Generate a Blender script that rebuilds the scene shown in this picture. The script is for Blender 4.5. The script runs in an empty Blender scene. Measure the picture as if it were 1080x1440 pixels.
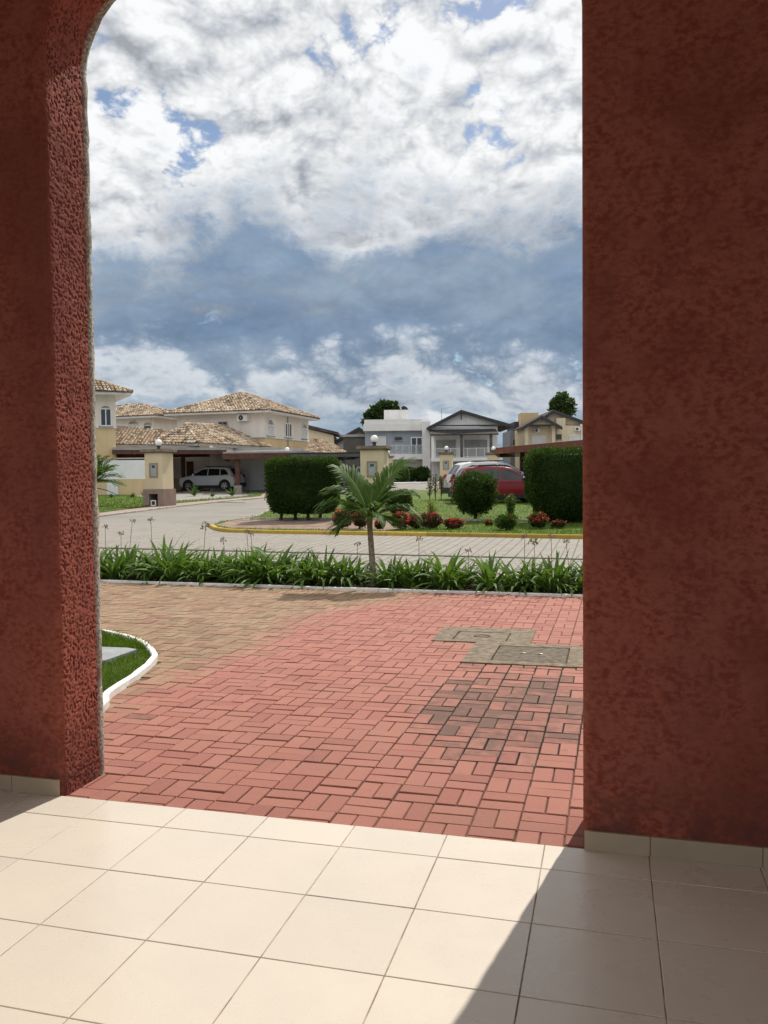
import bpy, bmesh, math, random
from math import radians, sin, cos, tan, pi, atan2, hypot, sqrt, exp
from mathutils import Vector, Matrix, noise
from mathutils.geometry import tessellate_polygon
R = random.Random(11)
sc = bpy.context.scene
COL = sc.collection

# ------------------------------------------------------------------ camera
F = 1172.0; PITCH = radians(2.42); ROLL = radians(-0.667); EYE = 1.49; YAW = radians(15.04)
fwd = Vector((0, cos(PITCH), -sin(PITCH))); rgt0 = Vector((1, 0, 0)); up0 = rgt0.cross(fwd)
rgt = rgt0 * cos(ROLL) + up0 * sin(ROLL); upv = up0 * cos(ROLL) - rgt0 * sin(ROLL)
CAM = Vector((0, 0, EYE))
cd = bpy.data.cameras.new('camera'); cam = bpy.data.objects.new('camera', cd); COL.objects.link(cam)
m = Matrix((rgt, upv, -fwd)).transposed().to_4x4(); m.translation = CAM
cam.matrix_world = m
cd.sensor_fit = 'VERTICAL'; cd.sensor_height = 36; cd.lens = 36 * F / 1440
cd.clip_start = 0.02; cd.clip_end = 4000
sc.camera = cam

SLOPE = 0.0148
def gz(y): return SLOPE * max(0.0, min(y, 75) - 12)
def ray(px, py): return rgt * ((px - 540) / F) - upv * ((py - 720) / F) + fwd
def at(px, py, D):
    d = ray(px, py); return CAM + d * (D / d.y)
def gp(px, py):
    d = ray(px, py); z = 0.0
    for _ in range(60):
        t = (z - EYE) / d.z; X = CAM + d * t; z = gz(X.y)
    return X
def gx(px, D):
    v = at(px, 670, D); return Vector((v.x, v.y, gz(v.y)))
# arch frame (the porch is turned against the view)
ARCH = Matrix.Rotation(-YAW, 4, 'Z')
def A(x, y, z=0.0): return ARCH @ Vector((x, y, z))

# ------------------------------------------------------------------ nodes
class NT:
    def __init__(s, tree): s.t = tree; s.n = tree.nodes; s.l = tree.links
    def node(s, typ, _props=None, **inp):
        nd = s.n.new(typ)
        for k, v in (_props or {}).items(): setattr(nd, k, v)
        for k, v in inp.items():
            key = int(k[1:]) if k[0] == '_' and k[1:].isdigit() else k.replace('_', ' ')
            s.set(nd.inputs[key], v)
        return nd
    def set(s, sock, v):
        if isinstance(v, bpy.types.NodeSocket): s.l.new(v, sock)
        elif isinstance(v, bpy.types.Node): s.l.new(v.outputs[0], sock)
        else:
            if hasattr(sock.default_value, '__len__') and not hasattr(v, '__len__'): v = (v,) * len(sock.default_value)
            if hasattr(sock.default_value, '__len__') and len(sock.default_value) == 4 and len(v) == 3: v = (*v, 1)
            sock.default_value = v
    def math(s, op, a, b=0.0, c=None, clamp=False):
        kw = {'_0': a, '_1': b}
        if c is not None: kw['_2'] = c
        return s.node('ShaderNodeMath', {'operation': op, 'use_clamp': clamp}, **kw).outputs[0]
    def vmath(s, op, a, b=(0, 0, 0)):
        return s.node('ShaderNodeVectorMath', {'operation': op}, _0=a, _1=b).outputs[0]
    def mix(s, f, a, b, blend='MIX'):
        nd = s.n.new('ShaderNodeMix'); nd.data_type = 'RGBA'; nd.blend_type = blend; nd.clamp_factor = True
        s.set(nd.inputs[0], f); s.set(nd.inputs[6], a); s.set(nd.inputs[7], b); return nd.outputs[2]
    def noise(s, vec, scale, detail=4, rough=.55, dist=0.0, dim='3D'):
        return s.node('ShaderNodeTexNoise', {'noise_dimensions': dim}, Vector=vec, Scale=scale, Detail=detail, Roughness=rough, Distortion=dist).outputs[0]
    def smooth(s, x, a, b):
        nd = s.node('ShaderNodeMapRange', {'interpolation_type': 'SMOOTHSTEP', 'clamp': True}, _0=x, _1=a, _2=b); return nd.outputs[0]
    def ramp(s, f, stops):
        nd = s.n.new('ShaderNodeValToRGB'); cr = nd.color_ramp
        while len(cr.elements) < len(stops): cr.elements.new(0.5)
        for e, (p, c) in zip(cr.elements, stops): e.position = p; e.color = (*c, 1)
        s.set(nd.inputs[0], f); return nd.outputs[0]
    def comb(s, x, y, z): return s.node('ShaderNodeCombineXYZ', None, X=x, Y=y, Z=z).outputs[0]

def newmat(name):
    mt = bpy.data.materials.new(name); mt.use_nodes = True
    t = NT(mt.node_tree); t.n.clear()
    t.out = t.n.new('ShaderNodeOutputMaterial'); t.mt = mt
    t.co = t.n.new('ShaderNodeTexCoord').outputs['Object']
    t.pos = t.n.new('ShaderNodeNewGeometry').outputs['Position']
    at_ = t.n.new('ShaderNodeAttribute'); at_.attribute_name = 'fc'
    sp = t.n.new('ShaderNodeSeparateXYZ'); t.l.new(at_.outputs['Vector'], sp.inputs[0])
    t.fr, t.fg, t.fb = sp.outputs
    return t
def principled(t, col, rough=.8, spec=.3, bump=None, bd=.01, metal=0.0, **kw):
    p = t.n.new('ShaderNodeBsdfPrincipled')
    t.set(p.inputs['Base Color'], col); t.set(p.inputs['Roughness'], rough)
    p.inputs['Specular IOR Level'].default_value = spec; p.inputs['Metallic'].default_value = metal
    for k, v in kw.items(): t.set(p.inputs[k.replace('_', ' ')], v)
    if bump is not None:
        b = t.node('ShaderNodeBump', None, Strength=1.0, Distance=bd, Height=bump); t.l.new(b.outputs[0], p.inputs['Normal'])
    return p
def done(t, sh): t.l.new(sh.outputs[0] if isinstance(sh, bpy.types.Node) else sh, t.out.inputs[0]); return t.mt
MATS = {}
def M(name, c1=None, c2=None, scale=3.0, rough=.8, bump=0.0, bscale=None, var=.0, spec=.3, detail=5, metal=0.0, lo=.35, hi=.65, pos=True, streak=0.0):
    """procedural surface: two-colour noise, optional per-piece variation and bump"""
    if name in MATS: return MATS[name]
    t = newmat(name); v = t.pos if pos else t.co
    n = t.noise(v, scale, detail)
    c = t.mix(t.smooth(n, lo, hi), c1, c2 if c2 else tuple(x * .85 for x in c1))
    if streak:
        sn = t.noise(t.vmath('MULTIPLY', v, (2.6, 2.6, .22)), 1.0, 5, .65)
        c = t.mix(t.math('MULTIPLY', t.smooth(sn, .50, .72), streak), c, tuple(x * .55 for x in c1))
    if var:
        k = t.math('MULTIPLY_ADD', t.fr, 2 * var, 1 - var)
        c = t.mix(1.0, c, t.comb(k, k, k), 'MULTIPLY')
    b = t.noise(v, bscale or scale * 8, 4) if bump else None
    MATS[name] = done(t, principled(t, c, rough, spec, b, bump, metal)); return MATS[name]

# ------------------------------------------------------------------ mesh builder
class MB:
    def __init__(s): s.v = []; s.f = []; s.c = []; s.m = []; s.sm = []
    def face(s, pts, c=(.5, 0, 0), m=0, sm=False):
        b = len(s.v); s.v.extend(tuple(p) for p in pts); s.f.append(tuple(range(b, b + len(pts)))); s.c.append(c); s.m.append(m); s.sm.append(sm)
    def grid(s, rows, c=(.5, 0, 0), m=0, closed=False, sm=True):
        b = len(s.v); n = len(rows[0])
        for r in rows: s.v.extend(tuple(p) for p in r)
        for i in range(len(rows) - 1):
            for j in range(n if closed else n - 1):
                k = (j + 1) % n
                s.f.append((b + i * n + j, b + i * n + k, b + (i + 1) * n + k, b + (i + 1) * n + j)); s.c.append(c); s.m.append(m); s.sm.append(sm)
    def hexa(s, p, c=(.5, 0, 0), m=0):   # 8 corners: bottom ring 0-3 ccw, top ring 4-7
        b = len(s.v); s.v.extend(tuple(q) for q in p)
        for f in ((3, 2, 1, 0), (4, 5, 6, 7), (0, 1, 5, 4), (1, 2, 6, 5), (2, 3, 7, 6), (3, 0, 4, 7)):
            s.f.append(tuple(b + i for i in f)); s.c.append(c); s.m.append(m); s.sm.append(False)
    def box(s, x0, x1, y0, y1, z0, z1, c=(.5, 0, 0), m=0):
        s.hexa([(x0, y0, z0), (x1, y0, z0), (x1, y1, z0), (x0, y1, z0), (x0, y0, z1), (x1, y0, z1), (x1, y1, z1), (x0, y1, z1)], c, m)
    def bar(s, a, b, w, h, c=(.5, 0, 0), m=0, upd=Vector((0, 0, 1))):   # rectangular bar between two points
        a, b = Vector(a), Vector(b); d = (b - a).normalized(); sd = d.cross(upd)
        sd = sd.normalized() if sd.length > 1e-4 else Vector((1, 0, 0)); u = sd.cross(d)
        q = lambda p, i, j: p + sd * (w / 2 * i) + u * (h / 2 * j)
        s.hexa([q(a, -1, -1), q(a, 1, -1), q(b, 1, -1), q(b, -1, -1), q(a, -1, 1), q(a, 1, 1), q(b, 1, 1), q(b, -1, 1)], c, m)
    def tube(s, pts, rad, n=8, c=(.5, 0, 0), m=0, cap=True):
        pts = [Vector(p) for p in pts]; rows = []
        if not hasattr(rad, '__len__'): rad = [rad] * len(pts)
        ref = None
        for i, p in enumerate(pts):
            d = (pts[min(i + 1, len(pts) - 1)] - pts[max(i - 1, 0)]).normalized()
            if ref is None: ref = Vector((1, 0, 0)) if abs(d.x) < .8 else Vector((0, 1, 0))
            a = (ref - d * ref.dot(d)).normalized(); b = d.cross(a); ref = a
            rows.append([p + (a * cos(2 * pi * k / n) + b * sin(2 * pi * k / n)) * rad[i] for k in range(n)])
        s.grid(rows, c, m, closed=True)
        if cap:
            s.face(rows[0][::-1], c, m); s.face(rows[-1], c, m)
    def lathe(s, prof, n=24, o=(0, 0, 0), c=(.5, 0, 0), m=0, sm=True):
        o = Vector(o); rows = [[o + Vector((r * cos(2 * pi * k / n), r * sin(2 * pi * k / n), z)) for k in range(n)] for r, z in prof]
        s.grid(rows, c, m, closed=True, sm=sm)
        if prof[0][0] > 1e-3: s.face(rows[0][::-1], c, m)
        if prof[-1][0] > 1e-3: s.face(rows[-1], c, m)
    def poly(s, pts, c=(.5, 0, 0), m=0):
        pts = [Vector(p) for p in pts]
        for tri in tessellate_polygon([pts]):
            q = [pts[i] for i in tri]
            if (q[1] - q[0]).cross(q[2] - q[0]).length > 1e-9: s.face(q, c, m)
    def prism(s, pts, ext, c=(.5, 0, 0), m=0):   # polygon swept along ext
        pts = [Vector(p) for p in pts]; ext = Vector(ext); q = [p + ext for p in pts]
        s.poly(pts, c, m); s.poly(q, c, m)
        for i in range(len(pts)):
            j = (i + 1) % len(pts); s.face([pts[i], pts[j], q[j], q[i]], c, m)
    def xf(s, mtx, i0=0):
        for i in range(i0, len(s.v)): s.v[i] = tuple(mtx @ Vector(s.v[i]))
        return s
    def build(s, name, mat, parent=None, origin=(0, 0, 0), fix=True, weld=False):
        me = bpy.data.meshes.new(name); o = Vector(origin)
        me.from_pydata([(v[0] - o.x, v[1] - o.y, v[2] - o.z) for v in s.v], [], s.f)
        a = me.attributes.new('fc', 'FLOAT_VECTOR', 'FACE')
        a.data.foreach_set('vector', [x for c in s.c for x in c])
        me.polygons.foreach_set('material_index', s.m); me.polygons.foreach_set('use_smooth', s.sm)
        for mt in (mat if isinstance(mat, (list, tuple)) else [mat]): me.materials.append(mt)
        if fix and len(s.f) < 4000:
            bm = bmesh.new(); bm.from_mesh(me)
            if weld: bmesh.ops.remove_doubles(bm, verts=bm.verts, dist=1e-4)
            bmesh.ops.recalc_face_normals(bm, faces=bm.faces); bm.to_mesh(me); bm.free()
        me.update()
        ob = bpy.data.objects.new(name, me); COL.objects.link(ob); ob.location = o
        if parent is not None: ob.parent = parent
        return ob
def tag(o, label, cat, group=None, kind=None):
    o['label'] = label; o['category'] = cat
    if group: o['group'] = group
    if kind: o['kind'] = kind
    return o
def thing(name, label, cat, loc=(0, 0, 0), rz=0.0, group=None):
    o = bpy.data.objects.new(name, None); COL.objects.link(o); o.location = loc; o.rotation_euler = (0, 0, rz)
    o.empty_display_size = .2
    return tag(o, label, cat, group)
def copy_thing(o, loc, rz, label, group, scale=1.0):
    def cp(src, par):
        n = src.copy(); COL.objects.link(n)
        if par: n.parent = par
        for ch in list(src.children): cp(ch, n)
        return n
    n = cp(o, None); n.location = loc; n.rotation_euler = (0, 0, rz); n.scale = (scale,) * 3
    n['label'] = label; n['group'] = group; return n
def rnd(a=0, b=1): return R.uniform(a, b)

# ------------------------------------------------------------------ ground sheets
def clip(poly, y, keep_below):
    out = []
    for i in range(len(poly)):
        a, b = poly[i], poly[(i + 1) % len(poly)]
        ia = (a[1] <= y) == keep_below or a[1] == y; ib = (b[1] <= y) == keep_below or b[1] == y
        if ia: out.append(a)
        if ia != ib:
            t = (y - a[1]) / (b[1] - a[1]); out.append((a[0] + (b[0] - a[0]) * t, y))
    return out
def sheet_mb(poly, dz):
    mb = MB(); poly = [(p[0], p[1]) for p in poly]
    for lo, hi in ((-1e9, 12), (12, 75), (75, 1e9)):
        q = clip(clip(poly, hi, True), lo, False)
        if len(q) > 2: mb.poly([(x, y, gz(y) + dz) for x, y in q])
    return mb
def sheet(name, poly, dz, mat, label, cat, kind='structure'):
    return tag(sheet_mb(poly, dz).build(name, mat), label, cat, kind=kind)
def kerb_mb(pts, w, h, mb=None, base=None, seg=1.0, jit=.15):
    """rounded kerb along a polyline on the ground, laid in short stones"""
    mb = mb or MB(); P = [Vector((p[0], p[1], 0)) for p in pts]
    Q = [P[0]]
    for a, b in zip(P, P[1:]):
        n = max(1, int((b - a).length / seg))
        for k in range(1, n + 1): Q.append(a.lerp(b, k / n))
    rows = []
    for i, p in enumerate(Q):
        d = (Q[min(i + 1, len(Q) - 1)] - Q[max(i - 1, 0)]).normalized(); sd = Vector((d.y, -d.x, 0))
        z = gz(p.y); hh = h * (1 + rnd(-jit, jit) * .5); off = rnd(-1, 1) * w * .06 * jit * 5
        pr = [(-.5, -.08), (-.5, hh * .8), (-.38, hh), (.38, hh), (.5, hh * .8), (.5, -.08)]
        rows.append([p + sd * (w * u + off) + Vector((0, 0, z + v)) for u, v in pr])
    for i in range(len(rows) - 1):
        c = (rnd(), 0, 0)
        for j in range(5): mb.face([rows[i][j], rows[i][j + 1], rows[i + 1][j + 1], rows[i + 1][j]], c)
    mb.face(rows[0]); mb.face(rows[-1]); return mb

# ------------------------------------------------------------------ sky and sun
SUN_AZ, SUN_EL = radians(26.7), radians(50)
w = bpy.data.worlds.new('World'); sc.world = w; w.use_nodes = True
t = NT(w.node_tree); t.n.clear()
wo = t.n.new('ShaderNodeOutputWorld'); bg = t.n.new('ShaderNodeBackground'); bg2 = t.n.new('ShaderNodeBackground')
sky = t.n.new('ShaderNodeTexSky'); sky.sky_type = 'NISHITA'; sky.sun_disc = False
sky.sun_elevation = SUN_EL; sky.sun_rotation = SUN_AZ; sky.air_density = 1.0; sky.dust_density = .6; sky.ozone_density = 2.0
t.l.new(sky.outputs[0], bg.inputs[0]); bg.inputs[1].default_value = 0.10
d = t.vmath('NORMALIZE', t.n.new('ShaderNodeTexCoord').outputs['Generated'])
sp = t.n.new('ShaderNodeSeparateXYZ'); t.l.new(d, sp.inputs[0]); dx, dy, dz = sp.outputs
zc = t.math('ADD', t.math('MAXIMUM', dz, 0.0), 0.24)
px_, py_ = t.math('DIVIDE', dx, zc), t.math('DIVIDE', dy, zc)
P = t.comb(px_, py_, 3.7)
# heaped cloud: folded noise in octaves gives round lobes with creases between them
def fold(vec, f0, n, pers=.60, lac=2.13):
    acc = None; a = 1.0; f = f0
    for k in range(n):
        nz = t.n.new('ShaderNodeTexNoise'); nz.normalize = False; t.set(nz.inputs['Vector'], t.vmath('ADD', vec, (k * 3.1, k * 1.7, k * 5.3))); nz.inputs['Scale'].default_value = f; nz.inputs['Detail'].default_value = 0.0
        v = t.math('MULTIPLY', t.math('ABSOLUTE', nz.outputs[0]), a); acc = v if acc is None else t.math('ADD', acc, v); a *= pers; f *= lac
    return acc
wv = t.node('ShaderNodeTexNoise', None, Vector=d, Scale=5.0, Detail=3.0, Roughness=.5).outputs[1]
wv = t.node('ShaderNodeVectorMath', {'operation': 'SCALE'}, _0=t.vmath('SUBTRACT', wv, (.5, .5, .5)), Scale=.06).outputs[0]
dw = t.vmath('ADD', t.vmath('MULTIPLY', d, (1.0, 1.0, 1.55)), wv)
sunv = (sin(SUN_AZ) * .011, 0.0, .020)
T6 = fold(dw, 6.0, 7); T4 = fold(dw, 6.0, 5); T4s = fold(t.vmath('ADD', dw, sunv), 6.0, 5)
Tn = t.math('SUBTRACT', T6, .44)
nA = t.noise(P, 1.5, 5, .55, dim='2D')
bri = t.math('MULTIPLY_ADD', Tn, .40, .80)
bri = t.math('MULTIPLY_ADD', t.math('SUBTRACT', T4, T4s), .58, bri)
bri = t.math('MULTIPLY_ADD', t.math('SUBTRACT', nA, .5), -.45, bri)
bri = t.math('MINIMUM', t.math('MAXIMUM', bri, .40), .98)
white = t.vmath('MULTIPLY', t.comb(bri, bri, bri), t.mix(t.smooth(bri, .55, .90), (.925, .975, 1.045), (.985, .995, 1.005)))
# the long dark shelf of cloud over the houses
nB = t.noise(t.comb(dx, t.math('MULTIPLY', dz, 1.9), dy), 3.2, 4, .55)
zz = t.math('MULTIPLY_ADD', t.math('SUBTRACT', nB, .5), .22, dz)
zz = t.math('MULTIPLY_ADD', Tn, -.13, zz)
side = t.math('MULTIPLY', t.math('MAXIMUM', t.math('SUBTRACT', t.math('MULTIPLY', dx, -1), .10), 0), .16)
band = t.math('MULTIPLY', t.smooth(zz, .07, .165), t.math('SUBTRACT', 1.0, t.smooth(t.math('ADD', zz, side), .225, .335)))
dk = t.math('MULTIPLY_ADD', t.math('SUBTRACT', T4, T4s), .20, t.math('MULTIPLY_ADD', Tn, .20, 1.0))
nD = t.noise(t.comb(t.math('MULTIPLY', dx, 2.2), t.math('MULTIPLY', dz, 5.0), dy), 2.0, 4, .55)
dark = t.mix(t.smooth(nD, .36, .66), (.150, .235, .365), (.265, .355, .465))
dark = t.vmath('MULTIPLY', dark, t.comb(dk, dk, dk))
colr = t.mix(t.math('MULTIPLY', band, .95), white, dark)
# low layers near the horizon, with small bright puffs
Tl = fold(t.vmath('MULTIPLY', d, (1, 1, 2.6)), 9.0, 4)
nC = t.math('ADD', t.math('MULTIPLY', t.noise(t.comb(t.math('MULTIPLY', dx, 5), t.math('MULTIPLY', dy, 5), t.math('MULTIPLY', dz, 15)), 1.0, 5, .55), .75), t.math('MULTIPLY', Tl, .30))
low = t.mix(t.smooth(nC, .40, .60), (.255, .345, .450), (.390, .475, .560))
low = t.mix(t.smooth(nC, .60, .72), low, (.74, .78, .815))
colr = t.mix(t.math('SUBTRACT', 1.0, t.smooth(zz, .045, .135)), colr, low)
# clouds opposite the sun are lit from the front and brighter
back_ = t.math('MULTIPLY_ADD', t.smooth(t.math('MULTIPLY', dy, -1), -.1, .5), .45, 1.0)
colr = t.mix(1.0, colr, t.comb(back_, back_, back_), 'MULTIPLY')
t.l.new(colr, bg2.inputs[0]); bg2.inputs[1].default_value = 1.0
# openings of blue between the clouds
gap = None
def opening(px, py, rx, ry, k=1.0):
    global gap
    q = ray(px, py).normalized()
    vx = t.math('DIVIDE', t.math('SUBTRACT', dx, q.x), rx / F); vz = t.math('DIVIDE', t.math('SUBTRACT', dz, q.z), ry / F)
    r2 = t.math('ADD', t.math('MULTIPLY', vx, vx), t.math('MULTIPLY', vz, vz))
    g = t.math('MULTIPLY', t.math('POWER', 2.718, t.math('MULTIPLY', r2, -1.0)), k)
    g = t.math('MULTIPLY', g, t.math('GREATER_THAN', dy, 0.0))
    gap = g if gap is None else t.math('MAXIMUM', gap, g)
for a in ((172, 152, 34, 26), (236, 178, 34, 26), (262, 228, 46, 44, 1.1), (290, 285, 60, 20, .72), (525, 55, 60, 36, .85), (250, 8, 80, 22, .75), (690, 5, 60, 25, .8), (480, 120, 60, 40, .45), (690, 170, 50, 30, .6), (640, 130, 40, 20, .5)): opening(*a)
gn = t.math('ADD', t.noise(t.vmath('MULTIPLY', d, (1, 1, 1.3)), 24, 5, .58, .5), t.math('MULTIPLY', Tn, -.80))
gapf = t.smooth(t.math('MULTIPLY_ADD', t.math('SUBTRACT', gn, .5), 2.0, gap), .50, 1.0)
mixs = t.n.new('ShaderNodeMixShader'); t.l.new(t.math('MULTIPLY', gapf, .95), mixs.inputs[0])
t.l.new(bg2.outputs[0], mixs.inputs[1]); t.l.new(bg.outputs[0], mixs.inputs[2]); t.l.new(mixs.outputs[0], wo.inputs[0])
w.cycles.sampling_method = 'MANUAL'; w.cycles.sample_map_resolution = 512
sl = bpy.data.lights.new('sun', 'SUN'); so = bpy.data.objects.new('sun', sl); COL.objects.link(so)
sl.energy = 4.6; sl.angle = radians(.53); sl.color = (1, .945, .86)
so.rotation_euler = Vector((-sin(SUN_AZ) * cos(SUN_EL), -cos(SUN_AZ) * cos(SUN_EL), -sin(SUN_EL))).to_track_quat('-Z', 'Y').to_euler()
so.location = (5, 10, 30)
sc.view_settings.view_transform = 'Standard'; sc.view_settings.look = 'None'; sc.view_settings.gamma = 1; sc.view_settings.exposure = 0

# ------------------------------------------------------------------ materials of the porch and the paving
def plaster_red():
    t = newmat('red_plaster'); v = t.pos
    n1 = t.noise(t.vmath('MULTIPLY', v, (36, 36, 50)), 1.0, 4, .55); n2 = t.noise(v, 9, 5, .6); n3 = t.noise(v, 1.6, 4, .6)
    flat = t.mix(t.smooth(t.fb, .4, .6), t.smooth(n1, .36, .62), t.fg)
    c = t.mix(flat, t.mix(t.smooth(t.fb, .4, .6), (.205, .046, .028), (.115, .022, .015)), t.mix(t.smooth(t.fb, .4, .6), (.320, .092, .060), (.39, .118, .082)))  # jamb: raking sunlight contrast put into the colour, pits darker, plateaus lighter
    c = t.mix(t.math('MULTIPLY', t.smooth(n2, .40, .66), .62), c, (.315, .098, .066))
    c = t.mix(t.math('MULTIPLY', t.smooth(n3, .46, .64), .60), c, (.185, .044, .028))
    n4 = t.noise(t.vmath('MULTIPLY', v, (1.5, 1.5, .35)), 1.6, 4, .6)
    c = t.mix(t.math('MULTIPLY', t.smooth(n4, .50, .66), .35), c, (.20, .062, .048))
    c = t.mix(t.math('MULTIPLY', t.smooth(t.noise(v, 38, 4, .7), .57, .70), .34), c, (.130, .030, .020))
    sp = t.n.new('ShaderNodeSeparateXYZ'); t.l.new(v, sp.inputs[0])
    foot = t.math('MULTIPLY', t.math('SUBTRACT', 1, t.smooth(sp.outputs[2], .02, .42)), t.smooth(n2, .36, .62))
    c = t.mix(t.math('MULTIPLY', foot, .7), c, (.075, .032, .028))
    h = t.math('ADD', t.smooth(n1, .30, .72), t.math('MULTIPLY', t.noise(v, 190, 3), .35))
    return done(t, principled(t, c, .85, .2, h, .0013))
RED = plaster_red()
def plaster_rough():
    t = newmat('rough_grey_plaster'); v = t.pos
    n = t.noise(v, 75, 5, .65); n2 = t.noise(v, 7, 4)
    c = t.mix(t.smooth(n, .4, .6), (.24, .21, .17), (.60, .55, .47)); c = t.mix(t.smooth(n2, .5, .7), c, (.24, .16, .13))
    return done(t, principled(t, c, .9, .2, n, .012))
ROUGH = plaster_rough()
def tile_mat():
    t = newmat('cream_tile'); v = t.pos
    n = t.noise(v, 2.3, 4, .5); n2 = t.noise(v, 160, 2); n3 = t.noise(v, 26, 3, .7)
    c = t.mix(t.smooth(n, .35, .65), (.655, .585, .492), (.628, .566, .482))
    k = t.math('MULTIPLY_ADD', t.fr, .07, .965); c = t.mix(1.0, c, t.comb(k, k, k), 'MULTIPLY')
    c = t.mix(t.math('MULTIPLY', t.smooth(n2, .58, .74), .10), c, (.40, .33, .25))
    c = t.mix(t.math('MULTIPLY', t.smooth(n3, .735, .78), .35), c, (.34, .29, .23))
    r = t.math('MULTIPLY_ADD', t.noise(v, 4, 6, .65), .34, .12)
    c = t.mix(t.math('MULTIPLY', t.smooth(t.noise(v, 3.1, 7, .7), .45, .75), .05), c, (.44, .37, .29))
    return done(t, principled(t, c, r, .5, t.math('ADD', n2, t.math('MULTIPLY', t.noise(v, 9, 2), 3)), .0004))
TILE = tile_mat()
GROUT = M('grout', (.42, .36, .29), (.20, .16, .12), 9, .95)
def brick_mat():
    t = newmat('paving_brick'); v = t.pos
    n = t.noise(v, 3, 4); n2 = t.noise(v, 90, 4, .65); n3 = t.noise(v, 11, 5, .65)
    red = t.ramp(t.fr, [(0, (.272, .110, .086)), (.25, (.318, .133, .100)), (.75, (.345, .150, .113)), (1, (.300, .128, .099))])
    yel = t.ramp(t.fr, [(0, (.185, .118, .070)), (.4, (.255, .173, .105)), (.75, (.285, .196, .122)), (1, (.220, .148, .092))])
    c = t.mix(t.fg, red, yel)
    c = t.mix(t.math('MULTIPLY', t.smooth(n, .45, .7), .30), c, (.30, .10, .085))
    c = t.mix(t.math('MULTIPLY', t.smooth(n2, .52, .72), .35), c, t.mix(t.fg, (.44, .22, .165), (.38, .28, .20)))
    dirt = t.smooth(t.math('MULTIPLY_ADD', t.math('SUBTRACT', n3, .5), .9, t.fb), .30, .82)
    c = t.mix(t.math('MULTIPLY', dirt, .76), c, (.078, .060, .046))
    c = t.mix(t.math('MULTIPLY', t.smooth(n3, .57, .75), .32), c, (.16, .085, .06))
    c = t.mix(t.math('MULTIPLY', t.smooth(t.noise(v, .8, 4, .6), .48, .66), .34), c, t.mix(t.fg, (.270, .135, .100), (.20, .135, .085)))
    c = t.mix(t.math('MULTIPLY', t.smooth(t.noise(v, 240, 2), .66, .74), .5), c, (.10, .06, .045))
    return done(t, principled(t, c, .86, .25, t.math('ADD', n2, n3), .0022))
BRICK = brick_mat()
def joint_mat():
    t = newmat('joint_sand'); n = t.noise(t.pos, 4, 5, .6)
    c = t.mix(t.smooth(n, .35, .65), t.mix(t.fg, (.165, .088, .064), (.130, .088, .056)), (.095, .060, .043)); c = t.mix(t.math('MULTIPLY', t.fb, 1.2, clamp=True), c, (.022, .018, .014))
    return done(t, principled(t, c, .95, .1))
JOINT = joint_mat()
CONC = M('weathered_concrete', (.235, .186, .130), (.112, .088, .062), 15, .92, .003, 60, lo=.3, hi=.7)
CONCL = M('dark_concrete', (.160, .126, .090), (.082, .066, .047), 17, .92, .003, 70)
WHITEK = M('white_kerb_paint', (.76, .74, .70), (.56, .53, .47), 8, .8, .002, 60, var=.08, lo=.45, hi=.75)
YELK = M('yellow_kerb_paint', (.43, .285, .040), (.22, .165, .075), 5, .75, .002, 40, var=.22, lo=.5, hi=.72)

# ------------------------------------------------------------------ porch with the arch
Y0, Y1, YR = 3.35, 3.645, 3.70; XL, XR, ZS, RC, ZR, RR = -2.49, -0.095, 3.475, .44, 3.375, .53; ZF = 4.25
def outline(off=0.0, n=14):
    """opening outline (x,z) from left foot over the rounded top to the right foot; off>0 widens the opening"""
    l, r, rc, rr = XL - off, XR + off, RC + off, RR + off; p = [(l, -.06)]
    for k in range(1, 60): p.append((l, -.06 + (ZS + .06) * k / 60))
    for k in range(n + 1):
        a = pi - (pi / 2) * k / n; p.append((l + rc + rc * cos(a), ZS + rc * sin(a)))
    for k in range(n + 1):
        a = pi / 2 - (pi / 2) * k / n; p.append((r - rr + rr * cos(a), ZR + rr * sin(a)))
    for k in range(59, -1, -1): p.append((r, -.06 + (ZR + .06) * k / 60))
    return p
porch = thing('porch', 'terracotta plastered porch framing the view with a round cornered archway', 'porch', A(0, Y0, 0), -YAW)
porch_loc = Vector((0, Y0, 0))
mb = MB()
def wall_face(off, y):
    o = outline(off); poly = [(-5, -.06)] + o + [(4.2, -.06), (4.2, ZF), (-5, ZF)]
    mb.poly([(x, y, z) for x, z in poly])
wall_face(.022, Y0)
def jit(x, y, z, a): return a * noise.noise(Vector((x * 9, y * 9, z * 9))) + a * .6 * noise.noise(Vector((x * 31, y * 31, z * 31)))
def relief(x, y, z):
    n = noise.noise(Vector((x * 20, y * 84, z * 74))) + .55 * noise.noise(Vector((x * 30 + 9, y * 150, z * 130)))
    k = max(0.0, min(1.0, (n + .30) / .24)); return (.0031) * k * k * (3 - 2 * k) + .0012 * noise.noise(Vector((x, y * 14, z * 14)))
def fine_outline():
    p = []; N = 720
    for k in range(N): z = -.06 + (ZS + .06) * k / N; p.append((XL, z, 1, 0))
    for k in range(71):
        a = pi - (pi / 2) * k / 70; p.append((XL + RC + RC * cos(a), ZS + RC * sin(a), -cos(a), -sin(a)))
    return p
rows = []
for off, y in ((.022, Y0), (.012, Y0 + .003), (.004, Y0 + .010), (0, Y0 + .024), (0, Y1)): rows.append([(x, y, z) for x, z in outline(off)][73:])
mb.grid(rows)
FO = fine_outline(); rows = []
for off, y in ((.022, Y0), (.013, Y0 + .004)): rows.append([(x - nx * off, y, z - nz * off) for x, z, nx, nz in FO])
for k in range(54):
    y = Y0 + .009 + (Y1 - Y0 - .009) * k / 53; w_ = min(1, k / 6.0); e = .004 * max(0, 1 - k / 3.0); rows.append([(x + nx * (relief(x, y, z) * w_ - e), y, z + nz * (relief(x, y, z) * w_ - e)) for x, z, nx, nz in FO])
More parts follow.
